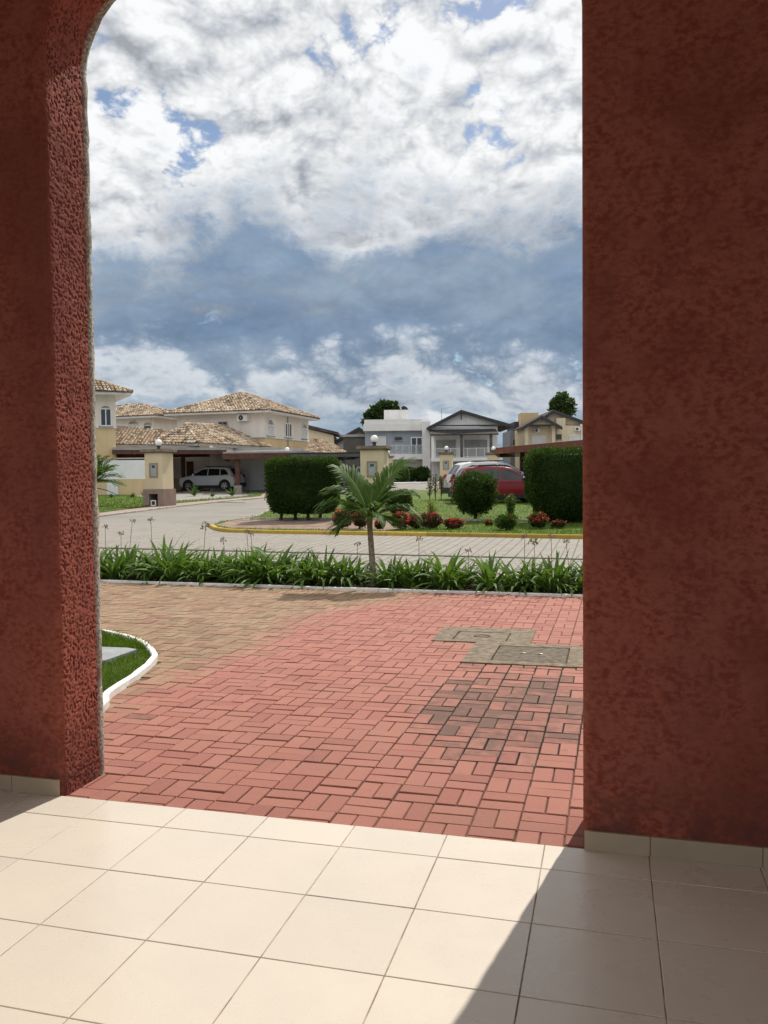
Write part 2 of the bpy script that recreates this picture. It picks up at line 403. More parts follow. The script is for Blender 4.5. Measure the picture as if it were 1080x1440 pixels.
i0 = len(mb.c); mb.grid(rows); nf_ = len(FO) - 1
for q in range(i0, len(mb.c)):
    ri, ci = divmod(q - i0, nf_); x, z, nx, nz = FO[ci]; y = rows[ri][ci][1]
    mb.c[q] = (.5, max(0.0, min(1.0, relief(x, y, z) / .0031)), max(0, min(1, (y - Y0 - .012) / .03 + rnd(-.3, .3))))  # relief height drives the painted light and dark of the sunlit jamb
for v in range(len(mb.v)): mb.v[v] = (mb.v[v][0], mb.v[v][1] - Y0, mb.v[v][2])
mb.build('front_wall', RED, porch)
mb = MB(); rows = []
for off, y in ((.012, Y1 - .004), (.004, Y1 + .002), (-.003, Y1 + .012), (-.004, Y1 + .03), (.000, YR - .006), (.012, YR)):
    rows.append([(x + (jit(x, y, z, .006) if -.06 < z else 0), y - Y0 + jit(z, x, y, .006), z + jit(y, z, x, .006)) for x, z in outline(off)])
mb.grid(rows)
o = outline(.012); mb.poly([(x, YR - Y0, z) for x, z in [(-5, -.06)] + o + [(4.2, -.06), (4.2, ZF), (-5, ZF)]])
mb.build('outer_plaster', ROUGH, porch)
SKIRT = M('skirting_tile', (.43, .345, .245), (.39, .31, .22), 3, .4, spec=.4, var=.04)
for x0, x1, lab in ((-4.2, XL - .012, 1), (XR + .004, 4.0, 1)):
    mb = MB(); n = max(1, round((x1 - x0) / .40)); xs = [x0 + (x1 - x0) * k / n for k in range(n + 1)]
    if x0 < -2: xs = [x0] + [x1 - .26 - .403 * k for k in range(4, -1, -1) if x1 - .26 - .403 * k > x0 + .05] + [x1]
    else: xs = [x0] + [x0 + .25 + .405 * k for k in range(10) if x0 + .25 + .405 * k < x1 - .02] + [x1]
    for a, b in zip(xs, xs[1:]): mb.box(a + .0015, b - .0015, -.011, -.0002, 0.001, .078, (rnd(), 0, 0))
    mb.build('skirting', SKIRT, porch)
CEIL = M('ceiling_paint', (.62, .57, .50), (.58, .53, .46), 2, .9)
mb = MB(); mb.box(-4.2, 3.4, -6.6, -.004, 3.98, 4.2); mb.build('ceiling', CEIL, porch)
mb = MB(); mb.box(3.4, 3.6, -6.6, -.004, -.05, 4.2); mb.build('side_wall', RED, porch)
mb = MB(); mb.box(-4.4, -4.2, -2.4, -.004, -.05, 4.2); mb.build('side_wall', RED, porch)
mb = MB(); mb.box(-4.4, -4.0, -6.6, -6.2, -.05, 3.98); mb.build('column', RED, porch)
# porch floor: real tiles with bevelled edges over a grout bed
mb = MB(); T = .40; X0, YE = -2.245, 3.143
ys = [YE + .207] + [YE - T * k for k in range(0, 28)]
for i in range(-6, 15):
    for j in range(len(ys) - 1):
        x0, x1 = X0 + i * T + .0020, X0 + (i + 1) * T - .0020; y1, y0 = ys[j] - .0021, ys[j + 1] + .0021
        if j == 0: y1 = ys[0]
        if x1 < -4.4 or x0 > 3.5: continue
        zt = rnd(-.0006, .0006); b = .0014; z0, z1 = -.004, -.0012 + zt; c = (rnd(), 0, 0)
        p = [(x0, y0, z0), (x1, y0, z0), (x1, y1, z0), (x0, y1, z0), (x0, y0, z1), (x1, y0, z1), (x1, y1, z1), (x0, y1, z1)]
        tp = [(x0 + b, y0 + b, zt), (x1 - b, y0 + b, zt), (x1 - b, y1 - b, zt), (x0 + b, y1 - b, zt)]
        mb.face(tp, c)
        for k in range(4):
            l = (k + 1) % 4; mb.face([p[k], p[l], p[4 + l], p[4 + k]], c); mb.face([p[4 + k], p[4 + l], tp[l], tp[k]], c)
mb.face([(-4.4, -8, -.0024), (3.5, -8, -.0024), (3.5, ys[0] - .001, -.0024), (-4.4, ys[0] - .001, -.0024)], m=1)
mb.face([(-4.4, ys[0], -.06), (3.5, ys[0], -.06), (3.5, ys[0], -.004), (-4.4, ys[0], -.004)], m=1)
tag(mb.xf(ARCH).build('floor', [TILE, GROUT], fix=False), 'cream square tiles of the porch floor', 'floor', kind='structure')

# ------------------------------------------------------------------ brick driveway (arch frame)
KERB0, KERB1 = Vector((-9.4, 10.78)), Vector((3.0, 10.263))      # front edge of the planter kerb
def kerb_y(x): return KERB0.y + (KERB1.y - KERB0.y) * (x - KERB0.x) / (KERB1.x - KERB0.x)
GRASSP = [(-9.2, 3.72), (-3.0, 3.72), (-3.05, 4.2), (-3.20, 4.75), (-3.317, 4.97), (-3.464, 5.608), (-3.62, 6.101), (-3.902, 6.474), (-4.328, 6.839), (-5.2, 7.2), (-6.5, 7.4), (-9.2, 7.5)]
def smooth_curve(P, n=5):
    out = []
    for i in range(len(P) - 1):
        a, b, c, d_ = P[max(i - 1, 0)], P[i], P[i + 1], P[min(i + 2, len(P) - 1)]
        for k in range(n):
            t_ = k / n; out.append(tuple(.5 * (2 * b[q] + (c[q] - a[q]) * t_ + (2 * a[q] - 5 * b[q] + 4 * c[q] - d_[q]) * t_ ** 2 + (3 * b[q] - a[q] - 3 * c[q] + d_[q]) * t_ ** 3) for q in (0, 1)))
    return out + [P[-1]]
GRASSP = [GRASSP[0]] + smooth_curve(GRASSP[1:])
def inside(p, poly):
    x, y = p; r = False
    for i in range(len(poly)):
        (x1, y1), (x2, y2) = poly[i], poly[i - 1]
        if (y1 > y) != (y2 > y) and x < (x2 - x1) * (y - y1) / (y2 - y1) + x1: r = not r
    return r
MH = [(-1.52, -.69, 7.41, 8.06), (-1.11, -.205, 6.60, 7.37)]
mb = MB()
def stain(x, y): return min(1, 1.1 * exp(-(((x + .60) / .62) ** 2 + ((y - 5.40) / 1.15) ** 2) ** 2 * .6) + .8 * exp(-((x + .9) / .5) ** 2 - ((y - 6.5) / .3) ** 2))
def brick(x0, x1, y0, y1, tone):
    cx, cy = (x0 + x1) / 2, (y0 + y1) / 2
    if cy > kerb_y(cx) - .0 or y1 < Y0 + .02: return
    if inside((cx, cy), GRASSP): return
    for a in MH:
        if a[0] < cx < a[1] and a[2] < cy < a[3]: return
    y0 = max(y0, Y0 + .004)
    g = .0022 + rnd(0, .0024); b = .0035
    zt = -.010 + rnd(-.0028, .0028); tx, ty = rnd(-.012, .012), rnd(-.012, .012)
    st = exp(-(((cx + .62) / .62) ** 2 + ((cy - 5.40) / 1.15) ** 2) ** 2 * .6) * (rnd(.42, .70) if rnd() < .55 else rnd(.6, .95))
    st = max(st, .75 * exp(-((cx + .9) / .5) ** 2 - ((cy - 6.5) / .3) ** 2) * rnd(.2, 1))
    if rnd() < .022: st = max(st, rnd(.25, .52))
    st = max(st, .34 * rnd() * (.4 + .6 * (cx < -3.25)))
    c = (rnd(), tone, st)
    dx, dy = rnd(-.0014, .0014), rnd(-.0014, .0014)
    X, Y = (x0 + g + dx, x1 - g + dx), (y0 + g + dy, y1 - g + dy)
    h = lambda x, y: zt + (x - cx) * tx + (y - cy) * ty
    o4 = [(X[0], Y[0]), (X[1], Y[0]), (X[1], Y[1]), (X[0], Y[1])]
    i4 = [(X[0] + b, Y[0] + b), (X[1] - b, Y[0] + b), (X[1] - b, Y[1] - b), (X[0] + b, Y[1] - b)]
    tp = [(x, y, h(x, y)) for x, y in i4]; md = [(x, y, h(x, y) - .0035) for x, y in o4]; bt = [(x, y, -.034) for x, y in o4]
    mb.face(tp, c)
    for k in range(4):
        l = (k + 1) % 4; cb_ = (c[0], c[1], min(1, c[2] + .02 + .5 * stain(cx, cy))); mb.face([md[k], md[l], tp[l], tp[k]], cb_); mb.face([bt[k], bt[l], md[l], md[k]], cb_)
GX, GY = -.172, 3.37
for i in range(-47, 16):
    for j in range(0, 38):
        x, y = GX + i * .2 + .011 * (j * .2), GY + (j - 0.4) * .2
        edge = -3.22 + .10 * sin(y * 2.1) + (.35 * max(0, (y - 8.2)))
        tone = max(0.0, min(1.0, .5 + (edge - x) / .5 + rnd(-.22, .22)))
        if y > 9.2 and x > edge: tone = max(tone, .35 * (y - 9.2) / 1.3 * rnd(.2, 1.2) * (x < -1.8))
        if (i + j) % 2: brick(x, x + .1, y, y + .2, tone); brick(x + .1, x + .2, y, y + .2, tone)
        else: brick(x, x + .2, y, y + .1, tone); brick(x, x + .2, y + .1, y + .2, tone)
for i in range(-96, 32):
    for j in range(0, 74):
        x, y = i * .1, Y0 + .002 + j * .1
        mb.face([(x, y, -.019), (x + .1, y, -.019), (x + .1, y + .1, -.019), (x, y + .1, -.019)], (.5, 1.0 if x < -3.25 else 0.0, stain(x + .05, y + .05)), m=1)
tag(mb.xf(ARCH).build('brick_pavement', [BRICK, JOINT], fix=False), 'red and tan basket weave brick driveway outside the arch', 'pavement', kind='structure')

# two concrete manhole covers let into the bricks
def manhole(a, lid, label, ring):
    o = thing('manhole_cover', label, 'manhole cover', A((a[0] + a[1]) / 2, (a[2] + a[3]) / 2, -.02), -YAW, 'concrete manhole covers in the driveway')
    cx, cy = (a[0] + a[1]) / 2, (a[2] + a[3]) / 2
    def ir(p, q, s, n=9, amp=.010):
        return [(p[0] + (q[0] - p[0]) * k / n + rnd(-amp, amp), p[1] + (q[1] - p[1]) * k / n + rnd(-amp, amp)) for k in range(n)]
    cs = [(a[0], a[2]), (a[1], a[2]), (a[1], a[3]), (a[0], a[3])]
    outer = sum([ir(cs[k], cs[(k + 1) % 4], 0) for k in range(4)], [])
    ls = [(lid[0], lid[2]), (lid[1], lid[2]), (lid[1], lid[3]), (lid[0], lid[3])]
    b = MB()
    O = [(x - cx + (.03 if x > cx else -.03), y - cy + (.03 if y > cy else -.03), .020) for x, y in outer]
    # frame as four strips round the lid
    g = .010; L = [(lid[0] - g, lid[2] - g), (lid[1] + g, lid[2] - g), (lid[1] + g, lid[3] + g), (lid[0] - g, lid[3] + g)]
    for k in range(4):
        l = (k + 1) % 4; side = O[k * 9:(k + 1) * 9] + [O[((k + 1) * 9) % 36]]
        inn = [(L[k][0] + (L[l][0] - L[k][0]) * q / 9 - cx, L[k][1] + (L[l][1] - L[k][1]) * q / 9 - cy, .019) for q in range(10)]
        b.grid([side, inn], sm=False); b.grid([[(x, y, -.02) for x, y, z in side], side], sm=False); b.grid([inn, [(x, y, -.004) for x, y, z in inn]], sm=False)
    b.build('concrete_frame', CONC, o)
    b = MB(); x0, x1, y0, y1 = lid[0] - cx, lid[1] - cx, lid[2] - cy, lid[3] - cy
    b.hexa([(x0, y0, -.02), (x1, y0, -.02), (x1, y1, -.02), (x0, y1, -.02), (x0 + .004, y0 + .004, .017), (x1 - .004, y0 + .004, .017), (x1 - .004, y1 - .004, .017), (x0 + .004, y1 - .004, .017)])
    b.build('lid', CONCL if not ring else CONC, o)
    b = MB(); mx, my = (x0 + x1) / 2, (y0 + y1) / 2
    if ring:
        b.tube([(mx + .075 * cos(k * pi / 8), my + .05 * sin(k * pi / 8), .016) for k in range(17)], .008, 6); b.build('lifting_ring', M('rusty_iron', (.09, .075, .06), (.05, .04, .03), 40, .7), o)
    else:
        for s in (-1, 1):
          b = MB(); b.tube([(mx + s * .07 - .03, my, .012), (mx + s * .07 - .02, my, .022), (mx + s * .07 + .02, my, .022), (mx + s * .07 + .03, my, .012)], .004, 6)
          b.build('lifting_handle', M('worn_steel', (.55, .53, .48), (.3, .28, .25), 40, .45, metal=.8), o)
manhole(MH[0], (-1.37, -.89, 7.48, 7.86), 'pale square concrete manhole cover with a round lifting ring, farther from the arch', True)
manhole(MH[1], (-.91, -.32, 6.69, 7.265), 'dark concrete manhole cover with a grooved lid beside the red wall', False)

# little lawn on the left with its white kerb and a grey step slab
GRASSG = M('lawn_soil', (.050, .085, .018), (.075, .11, .025), 5, .95, .01, 60)
gp_w = [A(x, y) for x, y in GRASSP]
b = MB(); b.poly([(p.x, p.y, -.004) for p in gp_w]); tag(b.build('lawn', GRASSG), 'small lawn beside the porch behind the curved white kerb', 'lawn', kind='structure')
kp = [A(x, y) for x, y in GRASSP[1:]]
tag(kerb_mb(kp, .050, .038, seg=.16, jit=.3).build('kerb', WHITEK), 'white painted curved kerb round the small lawn', 'kerb', kind='structure')
slab = [A(x, y) for x, y in ((-5.6, 6.42), (-4.237, 6.352), (-4.039, 6.363), (-3.914, 6.321), (-3.93, 5.88), (-4.3, 5.45), (-5.6, 5.3))]
b = MB(); b.prism([(p.x, p.y, -.03) for p in slab], (0, 0, .062)); 
tag(b.build('stepping_slab', M('grey_slab', (.30, .31, .32), (.24, .25, .26), 8, .85, .002, 60)), 'flat grey concrete slab lying in the small lawn by the arch', 'slab')
def blade_mat(name, c1, c2, tr=.35):
    t = newmat(name); c = t.mix(t.fr, c1, c2)
    c = t.mix(t.math('MULTIPLY', t.smooth(t.noise(t.pos, 1.7, 3), .4, .65), .4), c, tuple(x * 1.25 for x in c2))
    p = principled(t, c, .55, .18)
    tl = t.node('ShaderNodeBsdfTranslucent', None, Color=t.mix(1.0, c, (1.35, 1.5, .55), 'MULTIPLY'))
    mx = t.n.new('ShaderNodeMixShader'); mx.inputs[0].default_value = tr
    t.l.new(p.outputs[0], mx.inputs[1]); t.l.new(tl.outputs[0], mx.inputs[2]); return done(t, mx)
BLADE = blade_mat('grass_blade', (.060, .110, .014), (.110, .165, .022))
def blades(mb, x, y, z, h, w_):
    a = rnd(0, 2 * pi); l = rnd(.1, .8) * h; b2 = rnd(0, 2 * pi); c = (rnd(), 0, 0)
    s = Vector((cos(a), sin(a), 0)) * w_; e = Vector((cos(b2), sin(b2), 0)) * l; p = Vector((x, y, z))
    mb.face([p - s, p + s, p + s * .7 + e * .4 + Vector((0, 0, h * .6)), p + e + Vector((0, 0, h))], c)
b = MB(); n = 0
while n < 15000:
    x, y = rnd(-5.0, -3.0), rnd(4.4, 7.2)
    if not inside((x, y), GRASSP): continue
    if inside((x, y), [(-5.7, 6.42), (-4.237, 6.352), (-4.039, 6.363), (-3.914, 6.321), (-3.93, 5.88), (-4.3, 5.45), (-5.7, 5.3)]): continue
    p = A(x, y); blades(b, p.x, p.y, -.006, rnd(.02, .05) * (1.6 if y > 6.4 else 1), .0022); n += 1
tag(b.build('grass', BLADE, fix=False), 'short bright grass of the small lawn by the arch', 'grass', kind='stuff')

# ------------------------------------------------------------------ ground, road, islands
def road_mat():
    t = newmat('road_concrete'); v = t.pos
    n = t.noise(v, .55, 6, .6); n2 = t.noise(v, 9, 4, .6); n3 = t.noise(t.vmath('MULTIPLY', v, (.35, 2.2, 1)), .5, 5, .6)
    c = t.mix(t.smooth(n, .35, .65), (.235, .215, .188), (.200, .185, .163)); c = t.mix(t.math('MULTIPLY', t.smooth(n3, .5, .68), .5), c, (.285, .262, .230))
    c = t.mix(t.math('MULTIPLY', t.smooth(n2, .5, .7), .3), c, (.155, .14, .12))
    return done(t, principled(t, c, .88, .25, n2, .004))
ROAD = road_mat()
def paver_mat():
    t = newmat('grey_pavers'); v = t.pos
    mp = t.n.new('ShaderNodeMapping'); t.l.new(v, mp.inputs[0]); mp.inputs['Rotation'].default_value = (0, 0, YAW + pi / 2)
    bt = t.n.new('ShaderNodeTexBrick'); t.l.new(mp.outputs[0], bt.inputs[0])
    for k, val in (('Scale', 1.0), ('Mortar Size', .011), ('Mortar Smooth', .3), ('Brick Width', .26), ('Row Height', .20), ('Bias', 0.0)): bt.inputs[k].default_value = val
    bt.inputs['Color1'].default_value = (.295, .270, .236, 1); bt.inputs['Color2'].default_value = (.242, .222, .194, 1); bt.inputs['Mortar'].default_value = (.105, .085, .068, 1)
    n = t.noise(v, 1.1, 5, .6); n2 = t.noise(v, 30, 4, .6)
    c = t.mix(t.math('MULTIPLY', t.smooth(n, .4, .65), .45), bt.outputs[0], (.262, .240, .208))
    c = t.mix(t.math('MULTIPLY', t.smooth(n2, .5, .7), .3), c, (.21, .185, .155))
    h = t.math('MULTIPLY_ADD', n2, .3, t.math('SUBTRACT', 1, bt.outputs[1]))
    return done(t, principled(t, c, .88, .25, h, .006))
PAVER = paver_mat()
DIRT = M('bed_soil', (.070, .046, .030), (.040, .027, .018), 9, .97, .02, 45)
TANSOIL = M('dry_soil', (.27, .195, .145), (.18, .125, .09), 3, .95, .01, 50)
LAWN = M('lawn_green', (.105, .150, .022), (.072, .115, .016), 1.3, .95, .02, 70)
PINKWALK = M('pink_sidewalk', (.33, .235, .195), (.27, .20, .165), 2, .9)
xy = lambda v: (v.x, v.y)
sheet('ground', [(-900, -60), (900, -60), (900, 2500), (-900, 2500)], -.07, M('wide_ground', (.10, .13, .045), (.17, .14, .09), .05, .95), 'wide ground of the neighbourhood', 'ground')
pk = lambda x, off=0: A(x, kerb_y(x) + off)
# planter bed between two kerbs
sheet('planting_bed', [xy(pk(-16, .06)), xy(pk(6, .06)), xy(pk(6, 1.12)), xy(pk(-16, 1.12))], -.002, DIRT, 'dark soil of the planter bed under the agapanthus row', 'soil')
tag(kerb_mb([pk(-9.4, .05), pk(5, .05)], .045, .018, seg=.8, jit=.5).build('kerb', WHITEK), 'thin whitewashed kerb between the brick driveway and the planter', 'kerb', kind='structure')
tag(kerb_mb([pk(-16, 1.15), pk(6, 1.15)], .10, .05, seg=1, jit=.3).build('kerb', M('grey_kerb', (.36, .33, .28), (.24, .21, .18), 5, .9, .003, 40, var=.1)), 'grey concrete kerb behind the planter row', 'kerb', kind='structure')
gut0, gut1 = gp(435, 777.5), gp(820, 786.5)
gd = (gut1 - gut0).normalized(); G0 = gut0 - gd * 14; G1 = gut1 + gd * 12; gn_ = Vector((-gd.y, gd.x, 0))
sheet('pavement', [xy(pk(-18, 1.19)), xy(pk(8, 1.19)), xy(G1), xy(G0)], -.004, PAVER, 'light paver strip along the planter', 'pavement')
tag(kerb_mb([G0, G1], .11, .012, seg=1, jit=.3).build('kerb', M('dark_gutter', (.12, .10, .085), (.07, .06, .05), 6, .9)), 'dark flush gutter stones across the paver road', 'kerb', kind='structure')
sheet('road', [xy(G0 + gn_ * .05), xy(G1 + gn_ * .05), (45, 30), (60, 75), (60, 95), (-70, 95), (-70, 20), (-24, 12)], -.008, ROAD, 'pale concrete road bending away between the lawns', 'road')
ISL = [gp(*p) for p in ((298, 741.5), (304, 745), (313, 747), (324, 748.2), (380, 749.8), (480, 751.5), (600, 753.5), (700, 755.2), (819, 757.5), (960, 760))]
end = ISL[-1] + (ISL[-1] - ISL[-2]).normalized() * 12
sheet('road', [xy(G0 + gn_ * .05), xy(G1 + gn_ * .05), xy(end), xy(ISL[8]), xy(ISL[5]), xy(ISL[3]), xy(ISL[0]), xy(gp(230, 733)), xy(gp(120, 742)), xy(G0 + Vector((-4, 2, 0)))], -.003, PAVER, 'grey brick paved road between planter and yellow kerb', 'road')
back = [gp(*p) for p in ((311, 735.5), (340, 732), (362, 727.5), (378, 719), (410, 705), (470, 695), (545, 690.5), (625, 690))]
IS = ISL + [end, Vector((end.x + 6, 46, 0)), Vector((back[-1].x + 14, 47, 0))] + back[::-1]
sheet('lawn', [xy(p) for p in IS], .055, LAWN, 'green lawn of the island behind the yellow kerb', 'lawn')
tag(kerb_mb(ISL + [end], .13, .08, seg=1.0).build('kerb', YELK), 'yellow painted kerb edging the planted island', 'kerb', kind='structure')
tag(kerb_mb(back[:5] + [], .10, .07, seg=1).build('kerb', MATS['grey_kerb']), 'low grey kerb at the rounded left end of the island', 'kerb', kind='structure')
# dry soil strip on the left half of the island, and the thin pale edging
edg = [gp(*p) for p in ((352, 733.5), (400, 733.8), (450, 734), (520, 734.2), (600, 735), (700, 736), (819, 737.3), (930, 738.5))]
soil = [gp(*p) for p in ((303, 741.5), (322, 745.5), (380, 747), (480, 748.8), (545, 749.6), (575, 746), (572, 739), (560, 734.5), (450, 734), (400, 733.6), (352, 731), (322, 736))]
sheet('soil', [xy(p) for p in soil], .062, TANSOIL, 'dry bare soil at the left end of the island', 'soil')
tag(kerb_mb(edg, .07, .12, seg=.9).build('garden_edging', M('pale_edging', (.42, .39, .34), (.28, .25, .21), 5, .9, var=.1)), 'thin pale concrete edging through the island lawn', 'edging', kind='structure')
# lawn and pavement on the left side of the road
LW = [gp(*p) for p in ((60, 729), (145, 721.5), (200, 714.5), (250, 708.5), (300, 704), (340, 700.8), (366, 698.3), (372, 693), (340, 690.3), (240, 690.6), (160, 693), (60, 695))]
WK = [gp(*p) for p in ((60, 735), (145, 726), (215, 717), (250, 712.5), (300, 707), (345, 703), (375, 700), (385, 692), (372, 692))] 
sheet('sidewalk', [xy(p) for p in WK + LW[6::-1]], .03, PINKWALK, 'pinkish sidewalk between left lawn and road', 'sidewalk')
sheet('lawn', [xy(p) for p in LW], .05, LAWN, 'green front lawn round the meter pillar on the left', 'lawn')
tag(kerb_mb(WK[:7], .12, .05, seg=1).build('kerb', MATS['grey_kerb']), 'low grey kerb of the left sidewalk', 'kerb', kind='structure')
sheet('driveway', [(-60, 48), xy(gp(160, 692.6)), xy(gp(240, 690.3)), xy(gp(345, 690)), (-10, 54), (-6, 74), (-60, 74)], .012, M('driveway_concrete', (.27, .25, .22), (.22, .20, .175), 1, .9), 'concrete driveway under the carports', 'driveway')

# grass blades on the island and a little on the far lawns
b = MB(); n = 0
ISp = [xy(p) for p in IS]; SOp = [xy(p) for p in soil]
while n < 26000:
    y = 18 + 20 * rnd() ** 1.7; x = rnd(-.26, .34) * y
    if not inside((x, y), ISp) or inside((x, y), SOp): continue
    blades(b, x, y, gz(y) + .05, rnd(.03, .075), .007); n += 1
tag(b.build('grass', BLADE, fix=False), 'short grass blades of the island lawn', 'grass', kind='stuff')
b = MB(); n = 0; LWp = [xy(p) for p in LW]
while n < 7000:
    y = rnd(26, 54); x = rnd(-.40, -.12) * y
    if inside((x, y), LWp): blades(b, x, y, gz(y) + .045, rnd(.04, .09), .014); n += 1
tag(b.build('grass', BLADE, fix=False), 'short grass blades of the left front lawn', 'grass', kind='stuff')

# ------------------------------------------------------------------ plants
AGA = blade_mat('agapanthus_leaf', (.050, .110, .022), (.115, .185, .042), .30)
AGAY = M('dead_leaf', (.30, .22, .10), (.20, .14, .06), 8, .8)
STALK = M('dry_stalk', (.16, .14, .06), (.22, .15, .09), 12, .8)
UMBEL = M('dry_umbel', (.20, .12, .075), (.30, .20, .14), 20, .85)
def strap(b, base, az, L, w_, up, droop, c, seg=6, m=0):
    """strap leaf: starts steep and arches over"""
    d = Vector((cos(az), sin(az), 0)); sd = Vector((-sin(az), cos(az), 0)); tw = rnd(-.5, .5)
    p = Vector(base); a = up; rows = []
    for k in range(seg + 1):
        t_ = k / seg; ww = w_ * (.55 + .9 * t_ if t_ < .35 else .865 * (1 - ((t_ - .35) / .65) ** 2.2) + .02)
        s = (sd * cos(tw) + Vector((0, 0, sin(tw)))) * ww; f = Vector((0, 0, .35 * ww))
        rows.append([p - s + f, p, p + s + f]); p = p + (d * cos(a) + Vector((0, 0, sin(a)))) * (L / seg); a -= droop / seg * (1 + .8 * t_)
    b.grid(rows, c, m)
def agapanthus(name, label, n, h, spread, group='agapanthus clumps in the planter bed'):
    o = thing(name, label, 'plant', (0, 0, 0), 0, group); b = MB()
    for i in range(n):
        a = rnd(0, 2 * pi); r = spread * .28 * sqrt(rnd()); k = rnd()
        up = radians(86 - 56 * k + rnd(-6, 6)); L = h * rnd(.88, 1.12)
        strap(b, (r * cos(a), r * sin(a), -.01), a + rnd(-.7, .7), L, rnd(.021, .034), up, rnd(.35, 1.25) + .55 * k, (rnd(), 0, 0))
    b.build('leaves', AGA, o, fix=False)
    b = MB()
    for i in range(7):
        a = rnd(0, 2 * pi); strap(b, (spread * .3 * cos(a), spread * .3 * sin(a), 0), a, h * rnd(.4, .7), .012, radians(rnd(0, 35)), rnd(.6, 1.4), (rnd(), 0, 0))
    b.build('dead_leaves', AGAY, o, fix=False)
    return o
def on_arch(px, off):
    d = ray(px, 670); p = CAM.copy(); lo, hi = 1.0, 60.0
    for _ in range(50):
        mid = (lo + hi) / 2; q = ARCH.inverted() @ (CAM + d * mid)
        if q.y > kerb_y(q.x) + off: hi = mid
        else: lo = mid
    q = CAM + d * lo; return Vector((q.x, q.y, gz(q.y)))
kinds = [('full bushy', 72, .58, .46), ('tall upright', 58, .63, .36), ('small loose', 40, .46, .32), ('broad arching', 62, .54, .50)]
protos = []
aga = [  # px, row offset, kind, scale, words
 (158, .32, 0, .92), (180, .62, 3, 1.0), (205, .34, 2, 1.05), (226, .55, 1, 1.12), (240, .34, 0, 1.08), (262, .64, 3, .95), (284, .36, 3, .92), (306, .60, 2, 1.15),
 (322, .36, 0, .88), (345, .60, 1, .98), (362, .34, 0, 1.06), (386, .42, 1, 1.10), (409, .62, 3, .95), (428, .36, 2, 1.12), (452, .40, 0, .92), (479, .40, 2, 1.10), (500, .56, 3, .82),
 (546, .40, 0, .84), (575, .36, 3, .86), (596, .58, 2, 1.0), (628, .40, 0, 1.02), (652, .62, 2, .95), (689, .38, 1, .94), (727, .38, 3, .92), (750, .52, 2, 1.08), (778, .36, 0, .95), (806, .34, 2, 1.0),
 (130, .40, 1, 1.0), (838, .40, 3, .95)]
words = ['nearest the red jamb on the left', 'second from the red jamb, behind the kerb', 'small one third from the left jamb', 'tallest of the left group with dry stalks above', 'beside the tallest left clump',
 'before the pale road, left group', 'with broad dark leaves left of the curled seed head', 'under the curled dry seed head', 'right of the curled seed head', 'left below the yellow kerb tip', 'full one below the yellow kerb end',
 'upright one below the hedge left corner', 'below the hedge middle', 'small one below the hedge right half', 'below the hedge right corner', 'first left of the young palm by one step', 'touching the palm trunk on its left',
 'touching the palm trunk on its right', 'second right of the palm trunk', 'small one between palm and big right clump', 'biggest clump in the right half of the row', 'small one behind the biggest right clump', 'lone upright clump below the round shrub',
 'arching clump below the red car', 'small clump under the tall dry umbel', 'second last before the right red wall', 'last small one beside the right red wall', 'half hidden behind the left red jamb', 'hidden behind the right red wall edge']
for (px, off, k, s), wd in zip(aga, words):
    kn = kinds[k]; lab = '%s agapanthus clump %s' % (kn[0], wd)
    lab = lab.replace('small loose agapanthus clump small', 'loose agapanthus clump, small')
    pr = [q for q in protos if q[0] == k and q[2] < 3]
    p = on_arch(px, off + .07); p.z -= .005
    if not pr or (len([q for q in protos if q[0] == k]) < 2 and R.random() < .6):
        o = agapanthus('agapanthus_plant', lab, *kn[1:]); o.location = p; o.rotation_euler = (0, 0, rnd(0, 6.28)); o.scale = (s,) * 3; protos.append([k, o, 0])
    else:
        q = R.choice(pr); copy_thing(q[1], p, rnd(0, 6.28), lab, 'agapanthus clumps in the planter bed', s)
# dried flower stalks standing out of the leaves
stk = [(148, 741, 'leftmost dry flower stalk by the red jamb'), (170, 751, 'short dry flower stalk left of the twin stalks'), (186, 733, 'left one of the two tall dry stalks over the road'), (212, 731, 'right one of the two tall dry stalks over the road'),
 (289, 741, 'thick curled green seed head leaning before the road'), (314, 760, 'low dry flower stalk right of the curled seed head'), (347, 748, 'dry flower stalk before the yellow kerb, left'), (353, 752, 'slanting dry stalk crossing its neighbour below the kerb'),
 (503, 765, 'thin bare stalk just left of the palm trunk'), (589, 758, 'dry umbel stalk right of the palm'), (659, 775, 'low dry umbel in the biggest right clump'), (738, 756, 'dry stalk left of the green umbel'), (751, 763, 'green seeded umbel on a short stalk at right'),
 (775, 754, 'pale dry umbel near the right red wall'), (796, 762, 'rightmost thin dry stalk')]
for px, py, lab in stk:
    p = on_arch(px + rnd(-4, 4), rnd(.35, .7)); top = at(px, py, p.y + rnd(-.05, .05)); b = MB()
    o = thing('flower_stalk', lab, 'flower stalk', p, 0, 'dry agapanthus flower stalks'); T_ = top - p
    mid = T_ * .5 + Vector((rnd(-.04, .04), rnd(-.04, .04), 0))
    b.tube([(0, 0, 0), tuple(mid), tuple(T_)], [.005, .0042, .0035], 6); b.build('stalk', STALK, o)
    b = MB(); big = 1.5 if px in (289, 751) else 1.0
    for i in range(int(16 * big)):
        v = Vector((rnd(-1, 1), rnd(-1, 1), rnd(-.35, 1))).normalized() * rnd(.03, .055) * big
        b.tube([T_, T_ + v * .8], .0012, 3, cap=False); q = T_ + v; s = rnd(.006, .011) * big
        b.lathe([(.0, -s * 1.4), (s * .8, -s * .3), (s * .6, s * .6), (0, s * 1.4)], 5, q, (rnd(), 0, 0))
    b.build('seed_head', M('green_umbel', (.16, .20, .07), (.22, .17, .09), 20, .8) if px in (289, 751) else UMBEL, o)
